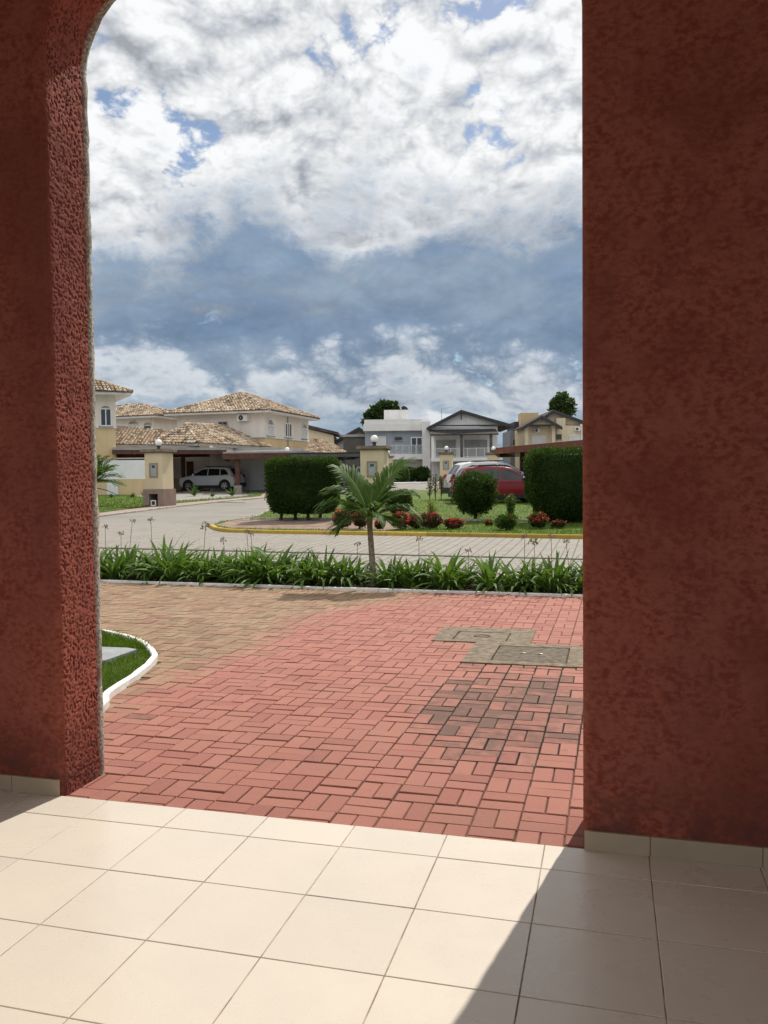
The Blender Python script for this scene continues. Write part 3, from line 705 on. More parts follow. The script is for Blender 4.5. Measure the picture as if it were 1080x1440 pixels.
# the young palm
PALM = blade_mat('palm_leaflet', (.030, .072, .010), (.075, .135, .018), .36)
RACHIS = M('palm_rachis', (.13, .19, .055), (.10, .15, .04), 9, .6)
TRUNKP = M('palm_trunk', (.27, .235, .165), (.155, .13, .09), 22, .85, .004, 60)
def frond(par, base, az, el, L, droop, n=24, ll=.34, lw=.014, name='frond', mat=None, vee=.5):
    d0 = Vector((cos(az), sin(az), 0)); p = Vector(base); a = el; pts = []; dirs = []; S = 14
    for k in range(S + 1):
        dv = d0 * cos(a) + Vector((0, 0, sin(a))); pts.append(p); dirs.append(dv); p = p + dv * (L / S); a -= droop / S * (.3 + 1.4 * k / S)
    b = MB(); b.tube(pts, [.011 * L * (1.2 - k / S) + .0015 for k in range(S + 1)], 5, m=1)
    for i in range(n):
        t_ = .16 + .84 * (i + .5) / n; f = t_ * S; k = min(int(f), S - 1); q = pts[k].lerp(pts[k + 1], f - k); dv = dirs[k]
        sd = Vector((-sin(az), cos(az), 0)); nu = sd.cross(dv) * -1
        if nu.z < 0: nu = -nu
        for s in (-1, 1):
            l = ll * (.55 + .9 * sin(pi * min(1, t_ * .92) ** .8)) * rnd(.85, 1.1) * (.75 if t_ > .93 else 1); fw = .85 + .75 * t_
            e = (sd * s + dv * fw + nu * vee * rnd(.6, 1.3)).normalized(); wv_ = e.cross(nu).normalized() * lw * rnd(.8, 1.2)
            c = (rnd(), 0, 0); q0 = q; q1 = q + e * l * .45; q2 = q1 + (e + Vector((0, 0, -.28))).normalized() * l * .33; q3 = q2 + (e + Vector((0, 0, -.85))).normalized() * l * .24
            b.grid([[q0 - wv_ * .5, q0 + wv_ * .5], [q1 - wv_, q1 + wv_], [q2 - wv_ * .75, q2 + wv_ * .75], [q3 - wv_ * .06, q3 + wv_ * .06]], c)
    return b.build(name, [mat or PALM, RACHIS], par, fix=False)
pb = on_arch(523.5, .42)
palm = thing('palm_tree', 'young palm with ringed pale trunk standing in the agapanthus bed', 'palm', pb)
b = MB(); pr = []; tp = at(520, 742, pb.y) - pb
b.tube([Vector((tp.x * (k / 24) ** 1.3, 0, tp.z * k / 24 * 1.05 - .02)) for k in range(25)], [(.047 - .011 * k / 24) * (1.05 if k % 2 else .97) for k in range(25)], 12); b.build('trunk', TRUNKP, palm)
b = MB(); b.tube([(tp.x, 0, tp.z * .98), (tp.x, 0, tp.z + .10), (tp.x, 0, tp.z + .24)], [.036, .042, .018], 10); b.build('crownshaft', M('crownshaft', (.10, .15, .05), (.16, .17, .07), 10, .6), palm)
cb = (tp.x, 0, tp.z + .10)
for az, el, L, dr in ((178, 46, .74, 1.9), (146, 70, .86, .75), (172, 62, .66, 1.35), (32, 67, .98, .70), (14, 54, .78, 1.5), (-8, 38, .70, 2.0), (-58, 34, .45, 1.7), (205, 14, .48, 1.4), (250, 50, .42, 1.5), (80, 74, .55, .9)):
    frond(palm, cb, radians(az), radians(el), L, dr, 27, .33 if el > 55 else .29, .0165, vee=.26)

# ------------------------------------------------------------------ hedges, shrubs, trees
HEDGE = blade_mat('hedge_leaf', (.016, .040, .008), (.044, .076, .013), .44)
HEDGEY = blade_mat('shrub_leaf', (.035, .070, .014), (.080, .130, .028), .30)
BARK = M('bark', (.085, .062, .045), (.05, .038, .028), 14, .9, .006, 50)
def leaf(b, p, L, wd, nrm=None, c=None):
    a = Vector((rnd(-1, 1), rnd(-1, 1), rnd(-.6, 1))).normalized()
    if nrm is not None: a = (a + nrm * .5).normalized()
    s = a.cross(Vector((rnd(-1, 1), rnd(-1, 1), rnd(-1, 1)))).normalized()
    b.face([p, p + a * L * .5 + s * wd, p + a * L, p + a * L * .5 - s * wd], c or (rnd(), 0, 0))
def superell(n):
    v = Vector((rnd(-1, 1), rnd(-1, 1), rnd(-1, 1)))
    k = (abs(v.x) ** n + abs(v.y) ** n + abs(v.z) ** n) ** (1 / n)
    return v / k
def leafy(b, c, half, n, L, wd, pw=5.0, rough=.12, taper=.0, core=.80, shell=.16, seed=0, fr=2.2):
    """leaves through the outer volume of a clipped shape, over a leafy core"""
    c = Vector(c); h = Vector(half)
    def shape(v, k):
        q = Vector((v.x * h.x, v.y * h.y, v.z * h.z))
        nz = noise.noise((q + c) * fr + Vector((seed, 0, 0))) * .6 + noise.noise((q + c) * fr * 2.7 + Vector((0, seed, 0))) * .4
        s = 1 - taper * max(0, -v.z) ** 2.0
        return c + Vector((q.x * s, q.y * s, q.z)) * k * (1 + rough * nz)
    for i in range(n):
        v = superell(pw); k = 1 - shell * rnd() ** 1.6 + max(0, noise.noise(Vector((v.x * h.x, v.y * h.y, v.z * h.z)) * 7 + c)) * .16 / (max(h) + .4) * rnd() + (rnd(0, .08) / (max(h) + .3) if rnd() < .10 else 0)
        p = shape(v, k); nr = Vector((v.x / h.x, v.y / h.y, v.z / h.z)).normalized()
        leaf(b, p, L * rnd(.7, 1.25), wd * rnd(.7, 1.2), nr)
    N = 14; rows = []
    for i in range(N + 1):
        th = -pi / 2 + pi * i / N; row = []
        for j in range(22):
            ph = 2 * pi * j / 22; v = Vector((cos(th) * cos(ph), cos(th) * sin(ph), sin(th)))
            k = (abs(v.x) ** pw + abs(v.y) ** pw + abs(v.z) ** pw) ** (1 / pw); row.append(shape(v / max(k, 1e-6), core))
        rows.append(row)
    b.grid(rows, (.1, 0, 0), closed=True)
def zat(px, py, D): return at(px, py, D).z

# left clipped hedge on four stems
D = 24.0; p0, p1 = gx(372, D), gx(476, D); base = (p0 + p1) / 2; base.z = gz(D) + .05
top = zat(424, 644, D) - base.z; w2 = (p1.x - p0.x) / 2
hd = thing('hedge', 'big square clipped dark hedge on four short stems at the island corner', 'hedge', base, 0)
b = MB(); leafy(b, (0, .45, .24 + (top - .24) / 2), (w2 * .98, .55, (top - .24) / 2), 26000, .062, .017, 8.0, .075, .14, .86, .20, 3, 3.4)
b.build('foliage', HEDGE, hd, fix=False)
for px in (391, 411, 430, 447):
    x = gx(px, D).x - base.x; b = MB(); y = .35 + rnd(-.1, .2)
    b.tube([(x, y, -.05), (x + rnd(-.03, .03), y, .2), (x + rnd(-.08, .08), y, .55)], [.055, .045, .04], 8)
    for k in range(3): b.tube([(x, y, .2), (x + rnd(-.22, .22), y + rnd(-.1, .1), .55)], [.028, .018], 6)
    b.build('trunk', BARK, hd)
# right clipped hedge, running on behind the red wall
D = 21.8; p0 = gx(746, D); base = Vector((p0.x + 1.25, D, gz(D) + .05)); top = zat(785, 630, D) - base.z
hd = thing('hedge', 'tall dark boxy hedge with sunlit top beside the right red wall', 'hedge', base, 0)
b = MB(); leafy(b, (0, .5, .10 + (top - .1) / 2), (1.25, .62, (top - .1) / 2), 30000, .062, .017, 7.0, .10, .30, .86, .20, 9, 3.2)
b.build('foliage', HEDGE, hd, fix=False)
for x in (-.75, -.2, .35, .9):
    b = MB(); b.tube([(x, .4, -.05), (x + rnd(-.05, .05), .42, .3), (x + rnd(-.1, .1), .45, .7)], [.05, .042, .035], 8); b.build('trunk', BARK, hd)
# round shrub before the red car
D = 23.3; base = gx(668, D); base.z += .05; top = zat(668, 664, D) - base.z; rx = 31 * D / F
sb = thing('round_shrub', 'dark rounded shrub on one stem in front of the red car', 'shrub', base)
b = MB(); leafy(b, (0, 0, .18 + (top - .18) / 2), (rx, rx * .9, (top - .18) / 2), 11000, .055, .017, 2.2, .42, .36, .74, .28, 5, 4.2)
b.build('foliage', HEDGE, sb, fix=False)
b = MB(); b.tube([(0, 0, -.05), (.01, 0, .2), (-.02, .02, .5)], [.05, .042, .03], 8); b.build('trunk', BARK, sb)
# dark shrub right behind the palm
D = 25.5; base = gx(561, D); base.z += .05; top = zat(561, 690, D) - base.z
sb = thing('round_shrub', 'low dark shrub seen just right of the palm crown', 'shrub', base)
b = MB(); leafy(b, (0, 0, .1 + top / 2 - .05), (.40, .38, top / 2 - .05), 4200, .06, .018, 2.4, .22, .3, .82, .22, 15); b.build('foliage', HEDGE, sb, fix=False)
b = MB(); b.tube([(0, 0, -.05), (.0, 0, .3)], [.03, .025], 6); b.build('trunk', BARK, sb)
# upright leggy shrubs
def leggy(name, label, px, D, topy, wpx, n, mat, L=.06, grp=None, dead=0.0):
    base = gx(px, D); base.z += .05; H = zat(px, topy, D) - base.z; W = wpx * D / F / 2
    o = thing(name, label, 'shrub', base, 0, grp); b = MB(); st = MB()
    for s in range(7):
        a = rnd(0, 6.28); e = Vector((cos(a) * W * rnd(.1, .9), sin(a) * W * rnd(.1, .9), H * rnd(.7, 1)))
        mid = e * .5 + Vector((0, 0, H * .08)); st.tube([(0, 0, -.03), mid, e], [.012, .009, .005], 5)
        for k in range(n // 7):
            t_ = rnd(.25, 1.0); p = (mid * (t_ / .5) if t_ < .5 else mid.lerp(e, (t_ - .5) / .5)) + Vector((rnd(-1, 1), rnd(-1, 1), rnd(-1, 1))) * .07
            leaf(b, p, L * rnd(.7, 1.3), L * .30)
    st.build('stems', BARK, o); b.build('foliage', mat, o, fix=False); return o
leggy('leafy_shrub', 'thin leggy shrub with reddish tips before the red car door', 717, 21.4, 691, 34, 620, HEDGEY, .07)
leggy('leafy_shrub', 'yellowish upright shrub above the red flowers beside the palm', 606, 21.4, 704, 20, 330, blade_mat('yellow_leaf', (.10, .14, .025), (.17, .19, .04)), .06)
leggy('leafy_shrub', 'green spiky shrub left of the palm trunk above the dark red leaves', 492, 22.5, 697, 42, 800, HEDGEY, .09)
for k, (px, ty) in enumerate(((604, 668), (612, 664), (620, 666))):
    o = leggy('sapling', 'slim staked sapling %s of three by the paved court' % ('leftmost', 'middle', 'rightmost')[k], px, 37, ty, 9, 150, blade_mat('sapling_leaf', (.09, .085, .04), (.13, .12, .06)) if k == 0 else SAP, .09, 'three slim saplings')
    if k == 0: SAP = bpy.data.materials['sapling_leaf']
# low shrubs with red flowers
RED_F = M('red_flower', (.66, .060, .036), (.50, .035, .045), 30, .6, var=.25)
DARKRED = blade_mat('dark_red_leaf', (.055, .035, .018), (.075, .060, .022), .25)
def ixora(px, y0, y1, wpx, D, label, mat, nf):
    base = gx(px, D); base.z += .05; H = max(.12, zat(px, y0, D) - base.z); W = wpx * D / F / 2
    o = thing('flowering_shrub', label, 'shrub', base, 0, 'low red flowered shrubs on the island'); b = MB()
    leafy(b, (0, 0, H * .56), (W * .95, W * .75, H * .44), int(1700 * W * 2 + 500), .055, .016, 2.1, .55, .25, .62, .34, px, 5.0); b.build('foliage', mat, o, fix=False)
    b = MB(); b.tube([(0, 0, -.05), (0, 0, H * .4)], [.025, .02], 6); b.build('stem', BARK, o)
    if nf:
        b = MB()
        for i in range(nf):
            th = rnd(0, 6.28); el = rnd(-.1, 1.4); p = Vector((cos(th) * cos(el) * W, sin(th) * cos(el) * W * .8, H * (.56 + .48 * sin(el))))
            for k in range(14): leaf(b, p + Vector((rnd(-1, 1), rnd(-1, 1), rnd(-.6, .6))) * .045, .035, .012)
        b.build('blossoms', RED_F, o, fix=False)
for a in ((480, 718, 746, 26, 21.0, 'dark red leaved shrub at the left end of the flower row', DARKRED, 8), (505, 720, 746, 22, 20.8, 'dark red leaved shrub hugging the left of the palm trunk', DARKRED, 6),
          (532, 733, 744, 10, 20.8, 'tiny red flower tuft right of the palm trunk', DARKRED, 12), (562, 722, 745, 30, 20.6, 'bright red flowering shrub right of the palm', DARKRED, 48), (584, 724, 744, 20, 20.7, 'dark shrub with few red flowers touching the bright red one', DARKRED, 10),
          (605, 722, 745, 36, 20.7, 'red leaved shrub under the yellowish upright shrub', DARKRED, 18), (637, 731, 744, 28, 20.6, 'low wide red flower clump at the right of the row', DARKRED, 44),
          (687, 732, 740, 9, 21.4, 'small lone red bloom left of the leggy shrub', HEDGEY, 8), (712, 724, 745, 30, 20.0, 'dark low shrub under the thin leggy shrub', HEDGE, 6), (757, 722, 744, 26, 20.3, 'low shrub with orange red flowers before the right hedge', HEDGE, 26),
          (785, 733, 746, 20, 20.3, 'small faded flower tuft at the right end by the hedge', DARKRED, 6)): ixora(*a)
# little spiky plants on the left lawn
def spiky(px, D, hpx, label):
    base = gx(px, D); base.z += .04; H = hpx * D / F; o = thing('spiky_plant', label, 'plant', base, 0, 'small plants on the left lawn'); b = MB()
    for i in range(46): strap(b, (rnd(-.05, .05), rnd(-.05, .05), 0), rnd(0, 6.28), H * rnd(.8, 1.3), .022, radians(rnd(20, 85)), rnd(.1, .6), (rnd(), 0, 0), 4)
    b.build('leaves', HEDGEY, o, fix=False)
for a in ((273, 46.5, 15, 'bushy spiky plant on the left lawn before the white car'), (326, 46, 13, 'star shaped spiky plant right of the white car wheel'), (186, 45, 7, 'tiny dark plant on the lawn before the white fence'), (203, 44, 11, 'small plant at the left foot of the meter pillar'),
          (156, 45, 6, 'tiny plant at the far left of the lawn'), (348, 50, 6, 'small tuft by the carport post base'), (298, 45, 6, 'little round tuft in the middle of the left lawn')): spiky(*a)
# palm at the left edge, only its fronds in view
D = 35.5; pb = gx(128, D); pb.z += .05
lp = thing('palm_tree', 'stiff fronded palm half hidden behind the left red jamb', 'palm', pb)
b = MB(); b.tube([(0, 0, -.05), (.03, 0, .5), (.05, 0, 1.0)], [.10, .085, .07], 10); b.build('trunk', TRUNKP, lp)
for az, el, dr in ((10, 70, .6), (-10, 48, .8), (5, 28, 1.0), (-25, 12, .9), (30, 60, .6), (60, 40, .8), (100, 70, .5), (170, 40, 1.0), (200, 60, .8), (-60, 40, 1.0), (-90, 65, .8), (240, 30, 1.0), (20, 5, .6)):
    frond(lp, (.05, 0, .98), radians(az), radians(el), 1.25, dr, 22, .44, .03)
b = MB(); q = at(140, 687, D) - pb; r_ = at(163, 695, D) - pb; b.tube([(0, 0, .75), tuple(q), tuple(q.lerp(r_, .5) + Vector((0, 0, .03))), tuple(r_)], [.03, .02, .016, .012], 6); b.build('dead_frond', BARK, lp)
# trees beyond the roofs
TREE = blade_mat('tree_leaf', (.025, .050, .014), (.055, .085, .026), .22)
def tree(label, px, D, boty, blobs, n, L):
    base = gx(px, D); o = thing('tree', label, 'tree', base, 0, 'trees beyond the roofs'); b = MB(); tb = MB()
    hb = zat(px, boty, D) - base.z; tb.tube([(0, 0, -.1), (.1, 0, hb * .5), (0, 0, hb)], [.35, .28, .2], 8)
    tot = sum(r * r for _, _, r in blobs)
    for x, y, r in blobs:
        c = at(x, y, D + rnd(-1, 1)) - base; rr = r * D / F; tb.tube([(0, 0, hb * .85), tuple(Vector((0, 0, hb)).lerp(c, .5)), tuple(c)], [.16, .10, .05], 6)
        for i in range(int(n * r * r / tot)):
            v = Vector((R.gauss(0, 1), R.gauss(0, 1), R.gauss(0, 1))).normalized() * (rnd() ** .45)
            v *= 1 + .35 * noise.noise(v * 2.3 + c)
            leaf(b, c + Vector((v.x * rr, v.y * rr, v.z * rr * .85)), L * rnd(.7, 1.3), L * .3)
    tb.build('trunk', BARK, o); b.build('crown', TREE, o, fix=False)
tree('loose crowned dark tree behind the modern white house', 536, 118, 603, [(539, 571, 8), (529, 577, 7), (552, 571, 7), (519, 586, 6), (536, 584, 8), (548, 582, 7), (515, 594, 5), (557, 577, 5), (523, 582, 6), (534, 594, 8), (525, 596, 6)], 4600, .55)
tree('dense rounded dark tree behind the beige gabled house', 790, 112, 596, [(790, 561, 9), (783, 569, 9), (798, 568, 9), (790, 573, 11), (780, 578, 7), (801, 578, 7), (791, 583, 11)], 5200, .5)
tree('small palm like tree between the tiled roofs on the left', 228, 84, 606, [(226, 594, 6), (233, 598, 5), (221, 599, 4), (238, 603, 4)], 1100, .42)
for k, (px, D, r, wd) in enumerate(((556, 76, 9, 'left part, under the balcony'), (574, 77, 10, 'under the glass balcony door'), (594, 77, 9, 'below the white column'), (660, 78, 10, 'behind the silver car roof'), (678, 78, 9, 'left of the far lamp pillar'), (642, 78, 8, 'right of the middle lamp pillar'), (568, 74, 6, 'lighter one, front'), (700, 70, 8, 'below the far end of the brown pergola'), (722, 60, 9, 'behind the pergola post'))):
    base = gx(px, D); o = thing('garden_bush', 'dark garden bush of the far houses, ' + wd, 'bush', base, 0, 'bushes before the far houses'); b = MB(); W = r * D / F * 1.2; H = 24 * D / F * .9
    leafy(b, (0, 0, H * .5), (W, W * .8, H * .5), 1500, .16, .05, 2.6, .3, .2, .85, .2, px); b.build('foliage', HEDGEY if k == 6 else HEDGE, o, fix=False)
    bb = MB(); bb.tube([(0, 0, -.1), (0, 0, H * .5)], [.08, .06], 6); bb.build('trunk', BARK, o)

# ------------------------------------------------------------------ buildings
WALLW = M('cream_white_wall', (.76, .69, .61), (.71, .64, .56), .8, .85, streak=.32)
WALLG = M('white_grey_wall', (.74, .72, .69), (.68, .66, .63), .8, .85, streak=.32)
OCHRE = M('ochre_wall', (.62, .465, .265), (.56, .415, .23), .8, .85, streak=.32)
BEIGE = M('beige_wall', (.66, .56, .39), (.61, .51, .35), .8, .85, streak=.32)
GREYB = M('blue_grey_wall', (.31, .335, .38), (.28, .305, .35), .8, .85, streak=.32)
WHITE = M('white_paint', (.76, .75, .73), (.70, .69, .67), 2, .6)
SHUT = M('white_shutter', (.68, .67, .65), (.62, .61, .59), 2, .55)
WOOD = M('brown_beam', (.115, .048, .030), (.075, .032, .022), 5, .65)
DKROOF = M('dark_roof_sheet', (.040, .037, .036), (.060, .056, .054), 2, .85, spec=.1)
FASC = M('grey_fascia', (.36, .34, .31), (.28, .26, .24), 1.5, .8)
DARKM = M('dark_metal', (.03, .03, .032), (.045, .045, .047), 8, .5)
STEELR = M('railing_paint', (.62, .62, .60), (.55, .55, .53), 8, .5)
def glass():
    t = newmat('window_glass'); n = t.noise(t.pos, .7, 3)
    return done(t, principled(t, t.mix(n, (.020, .024, .028), (.045, .050, .055)), .08, .6))
GLASS = glass()
def rooftile():
    t = newmat('clay_tile'); v = t.pos
    n = t.noise(v, 2.2, 5, .65); n2 = t.noise(v, .7, 4, .6)
    c = t.ramp(t.fr, [(0, (.20, .135, .092)), (.3, (.37, .27, .185)), (.65, (.49, .385, .275)), (1, (.60, .51, .40))])
    dk = t.smooth(t.math('ADD', n, t.math('MULTIPLY', t.math('SUBTRACT', n2, .5), .8)), .52, .68)
    c = t.mix(t.math('MULTIPLY', dk, .8), c, (.080, .062, .050))
    return done(t, principled(t, c, .88, .2))
RT = rooftile()
TILEBED = M('dark_tile_bed', (.10, .062, .042), (.07, .045, .03), 3, .95)  # dark sheet showing in the gaps between the barrel tiles
class Face:
    """a vertical wall plane of a house: u along the wall, v up from the base, o outward"""
    def __init__(s, H, o, ax): s.H = H; s.o = Vector((o[0], o[1], 0)); s.ax = Vector((ax[0], ax[1], 0)).normalized(); s.n = Vector((s.ax.y, -s.ax.x, 0))
    def p(s, u, v, o=0.0): return s.o + s.ax * u + Vector((0, 0, v)) + s.n * o
    def uv(s, px, py):
        c = s.H.inv @ CAM; d = s.H.inv.to_3x3() @ ray(px, py); t_ = (s.o - c).dot(s.n) / d.dot(s.n); q = c + d * t_ - s.o
        return q.dot(s.ax), q.z
    def box(s, b, u0, u1, v0, v1, o0, o1, c=(.5, 0, 0), m=0):
        P = lambda u, v, o: s.p(u, v, o)
        b.hexa([P(u0, v0, o1), P(u1, v0, o1), P(u1, v0, o0), P(u0, v0, o0), P(u0, v1, o1), P(u1, v1, o1), P(u1, v1, o0), P(u0, v1, o0)], c, m)
    def rect(s, a): (u0, v1), (u1, v0) = s.uv(a[0], a[1]), s.uv(a[2], a[3]); return u0, u1, v0, v1
class House:
    def __init__(s, name, label, cat, pa, pb, group=None, zoff=0.0):
        a, b = gx(*pa), gx(*pb); s.ang = atan2(b.y - a.y, b.x - a.x); s.W = hypot(b.x - a.x, b.y - a.y)
        s.o = Vector((a.x, a.y, min(a.z, b.z) - .05 + zoff)); s.root = thing(name, label, cat, s.o, s.ang, group)
        s.mtx = Matrix.Translation(s.o) @ Matrix.Rotation(s.ang, 4, 'Z'); s.inv = s.mtx.inverted(); s.front = Face(s, (0, 0), (1, 0))
    def side(s, x=None, y=0): return Face(s, (s.W if x is None else x, y), (0, 1))
    def add(s, b, name, mat): return b.build(name, mat, s.root)
    def box(s, name, mat, *a):
        b = MB(); b.box(*a); return s.add(b, name, mat)
def window(f, r, frame=WHITE, pane=GLASS, arch=False, name='window', bars=1, fw=.07, sill=True, shut=False):
    """frame with mullions as the part, pane and sill as its sub-parts"""
    u0, u1, v0, v1 = r; b = MB(); P = f.H.root
    ar = (u1 - u0) / 2 if arch else 0; vt = v1 - ar * .55
    if arch:
        n = 10; uc = (u0 + u1) / 2
        top = [(uc - (u1 - u0) / 2 * cos(pi * k / n), vt + ar * .75 * sin(pi * k / n)) for k in range(n + 1)]
        for (a0, b0), (a1, b1) in zip(top, top[1:]):
            o = lambda a_, b_: (uc + (a_ - uc) * 1.16, vt + (b_ - vt) * 1.2)
            q0, q1 = o(a0, b0), o(a1, b1)
            b.hexa([f.p(a0, b0, .09), f.p(a1, b1, .09), f.p(a1, b1, .003), f.p(a0, b0, .003), f.p(*q0, .09), f.p(*q1, .09), f.p(*q1, .003), f.p(*q0, .003)], m=1)
        b.poly([f.p(a, c_, .012) for a, c_ in top], m=2)
    f.box(b, u0 - fw, u0, v0, vt, .003, .08); f.box(b, u1, u1 + fw, v0, vt, .003, .08)
    f.box(b, u0 - fw, u1 + fw, vt, vt + fw, .003, .084); f.box(b, u0 - fw, u1 + fw, v0 - fw, v0, .003, .084)
    for k in range(1, bars + 1):
        u = u0 + (u1 - u0) * k / (bars + 1); f.box(b, u - fw / 2, u + fw / 2, v0, vt, .003, .07)
    w_ = b.build(name, [frame, f.H.trim if hasattr(f.H, 'trim') else frame, FASC], P)
    b = MB(); b.face([f.p(u0, v0, .02), f.p(u1, v0, .02), f.p(u1, vt, .02), f.p(u0, vt, .02)])
    if shut:
        for k in range(1, 16): v = v0 + (vt - v0) * k / 16; f.box(b, u0, u1, v - .012, v + .012, .021, .034)
    b.build('shutter' if shut else 'pane', SHUT if shut else pane, w_)
    if sill:
        b = MB(); f.box(b, u0 - fw - .08, u1 + fw + .08, v0 - fw - .07, v0 - fw - .002, .003, .14); b.build('sill', FASC, w_)
    return w_
def inpoly3(q, poly, n):
    """point in a convex planar polygon"""
    sgn = None
    for i in range(len(poly)):
        s = (poly[(i + 1) % len(poly)] - poly[i]).cross(q - poly[i]).dot(n)
        if abs(s) < 1e-9: continue
        if sgn is None: sgn = s > 0
        elif (s > 0) != sgn: return False
    return True
def tiled(b, poly, pitch=.23, row=.38, rr=.085):
    """barrel tiles laid over a sloping plane; poly[0]->poly[1] is the eave"""
    poly = [Vector(p) for p in poly]; e = (poly[1] - poly[0]).normalized(); n = e.cross(poly[2] - poly[0]).normalized()
    if n.z < 0: n = -n
    s = n.cross(e);
    if s.z < 0: s = -s
    b.poly(poly, m=1)
    us = [(p - poly[0]).dot(e) for p in poly]; vs = [(p - poly[0]).dot(s) for p in poly]
    i = 0; u = min(us) + pitch / 2
    while u < max(us):
        v = 0.0; cu = rnd(-.02, .02); k = 0
        while v < max(vs):
            q = poly[0] + e * (u + cu) + s * (v + row / 2)
            if inpoly3(q, poly, n):
                c = (min(1, max(0, R.gauss(.5, .28))), 0, 0); l0, l1 = v - .05 if v > 0 else v - .10, v + row * 1.02; r0, r1 = rr * rnd(1.08, 1.22), rr * rnd(.8, .95); off = rnd(.0, .022); sw = rnd(-.02, .02)
                ring = lambda L, rad, lift, dx: [poly[0] + e * (u + cu + dx + rad * cos(pi * j / 4) * 1.05) + s * L + n * (rad * sin(pi * j / 4) * .95 + lift) for j in range(5)]
                A_, B_ = ring(l0, r0, .055 + off, sw), ring(l1, r1, .025, 0)
                b.grid([A_, B_], c, sm=False); b.face(A_, c)
            v += row; k += 1
        u += pitch
def ridge(b, p, q, r=.12):
    p, q = Vector(p), Vector(q); n = max(1, int((q - p).length / .42))
    for k in range(n):
        a, c = p.lerp(q, k / n), p.lerp(q, (k + 1.08) / n); c_ = (min(1, max(0, R.gauss(.45, .25))), 0, 0)
        b.tube([a + Vector((0, 0, .05)), c + Vector((0, 0, .05))], [r * 1.12, r * .9], 7, c_)
def hip_roof(H, x0, x1, y0, y1, ze, rise, ridge_axis='y', rlen=None, ov=.7, apex=None, name='roof', eave=True):
    x0 -= ov; x1 += ov; y0 -= ov; y1 += ov; w_, l = x1 - x0, y1 - y0
    cx, cy = (x0 + x1) / 2, (y0 + y1) / 2
    if ridge_axis == 'y': rl = max(0.2, l - w_) if rlen is None else rlen; a = Vector((cx, cy - rl / 2, ze + rise)); c = Vector((cx, cy + rl / 2, ze + rise))
    else: rl = max(0.2, w_ - l) if rlen is None else rlen; a = Vector((cx - rl / 2, cy, ze + rise)); c = Vector((cx + rl / 2, cy, ze + rise))
    E = [Vector((x0, y0, ze)), Vector((x1, y0, ze)), Vector((x1, y1, ze)), Vector((x0, y1, ze))]
    b = MB()
    if ridge_axis == 'y': pl = [(E[0], E[1], a), (E[1], E[2], c, a), (E[2], E[3], c), (E[3], E[0], a, c)]; hp = [(E[0], a), (E[1], a), (E[2], c), (E[3], c), (a, c)]
    else: pl = [(E[0], E[1], c, a), (E[1], E[2], c), (E[2], E[3], a, c), (E[3], E[0], a)]; hp = [(E[0], a), (E[1], c), (E[2], c), (E[3], a), (a, c)]
    for q in pl: tiled(b, q)
    for q in hp: ridge(b, *q)
    o = b.build(name, [RT, TILEBED], H.root, fix=False)
    if eave:
        b = MB(); b.box(x0 + .03, x1 - .03, y0 + .03, y1 - .03, ze - .16, ze - .012); b.build('eave', WALLG, H.root)
    return o
def railing(f, u0, u1, v0, v1, o, n, root, rods=0, glass_=False):
    b = MB(); f.box(b, u0, u1, v1 - .05, v1, o - .025, o + .025); f.box(b, u0, u1, v0 + .06, v0 + .10, o - .02, o + .02)
    for k in range(n + 1):
        u = u0 + (u1 - u0) * k / n; f.box(b, u - .025, u + .025, v0, v1 - .05, o - .022, o + .022)
    for k in range(rods): u = u0 + (u1 - u0) * (k + .5) / rods; f.box(b, u - .009, u + .009, v0 + .1, v1 - .05, o - .008, o + .008)
    r = b.build('railing', STEELR, root)
    if glass_:
        b = MB(); f.box(b, u0 + .03, u1 - .03, v0 + .1, v1 - .055, o - .005, o + .005)
        t = newmat('rail_glass'); mx = t.n.new('ShaderNodeMixShader'); mx.inputs[0].default_value = .28
        tr = t.node('ShaderNodeBsdfTransparent', None, Color=(.85, .88, .88)); p = principled(t, (.55, .58, .60), .25, .5)
        t.l.new(tr.outputs[0], mx.inputs[1]); t.l.new(p.outputs[0], mx.inputs[2]); b.build('glass_panel', done(t, mx), r)
def ac_unit(f, r, root):
    u0, u1, v0, v1 = r; b = MB(); f.box(b, u0, u1, v0, v1, .004, .34); o = b.build('air_conditioner', WHITE, root)
    b = MB(); c = f.p(u0 + (u1 - u0) * .38, (v0 + v1) / 2, .345); rad = (v1 - v0) * .40
    b.tube([c, c + f.n * .012], rad, 18); b.tube([c + f.n * .012, c + f.n * .02], rad * .3, 10, m=1); b.build('fan_grille', [DARKM, FASC], o)

# --- two storey house with a hip roof in the middle left
H = House('house', 'two storey cream house with hip tiled roof and air conditioner, left of centre', 'house', (251, 64), (373, 62))
H.trim = WALLW; f = H.front; s = H.side(); W = H.W; L = 9.0
ze = f.uv(372, 580)[1]; zb = s.uv(372, 614)[1]
H.box('upper_wall', WALLW, 0, W, 0, L, zb, ze); H.box('lower_wall', OCHRE, .03, W - .03, .03, L - .03, -.3, zb)
b = MB(); b.box(-.05, W + .05, -.05, L + .05, zb - .06, zb + .06); H.add(b, 'moulding', WALLG)
hip_roof(H, 0, W, 0, L, ze + .12, 1.75, 'y', 1.6, .75)
window(f, f.rect((308, 594, 319, 598)), frame=FASC, bars=1, fw=.05)
ac_unit(f, f.rect((336, 583.5, 350, 592)), H.root)
for a in ((375, 592, 384, 612), (424, 598, 431, 616)):
    window(s, s.rect(a), arch=True, bars=0, shut=True)
window(s, s.rect((400.5, 596, 409, 614)), frame=WALLG, bars=2, fw=.10)
b = MB(); u = s.uv(404, 600)[0]; b.tube([s.p(u, 0, .06), s.p(u, ze, .06)], .045, 8); H.add(b, 'downpipe', FASC)
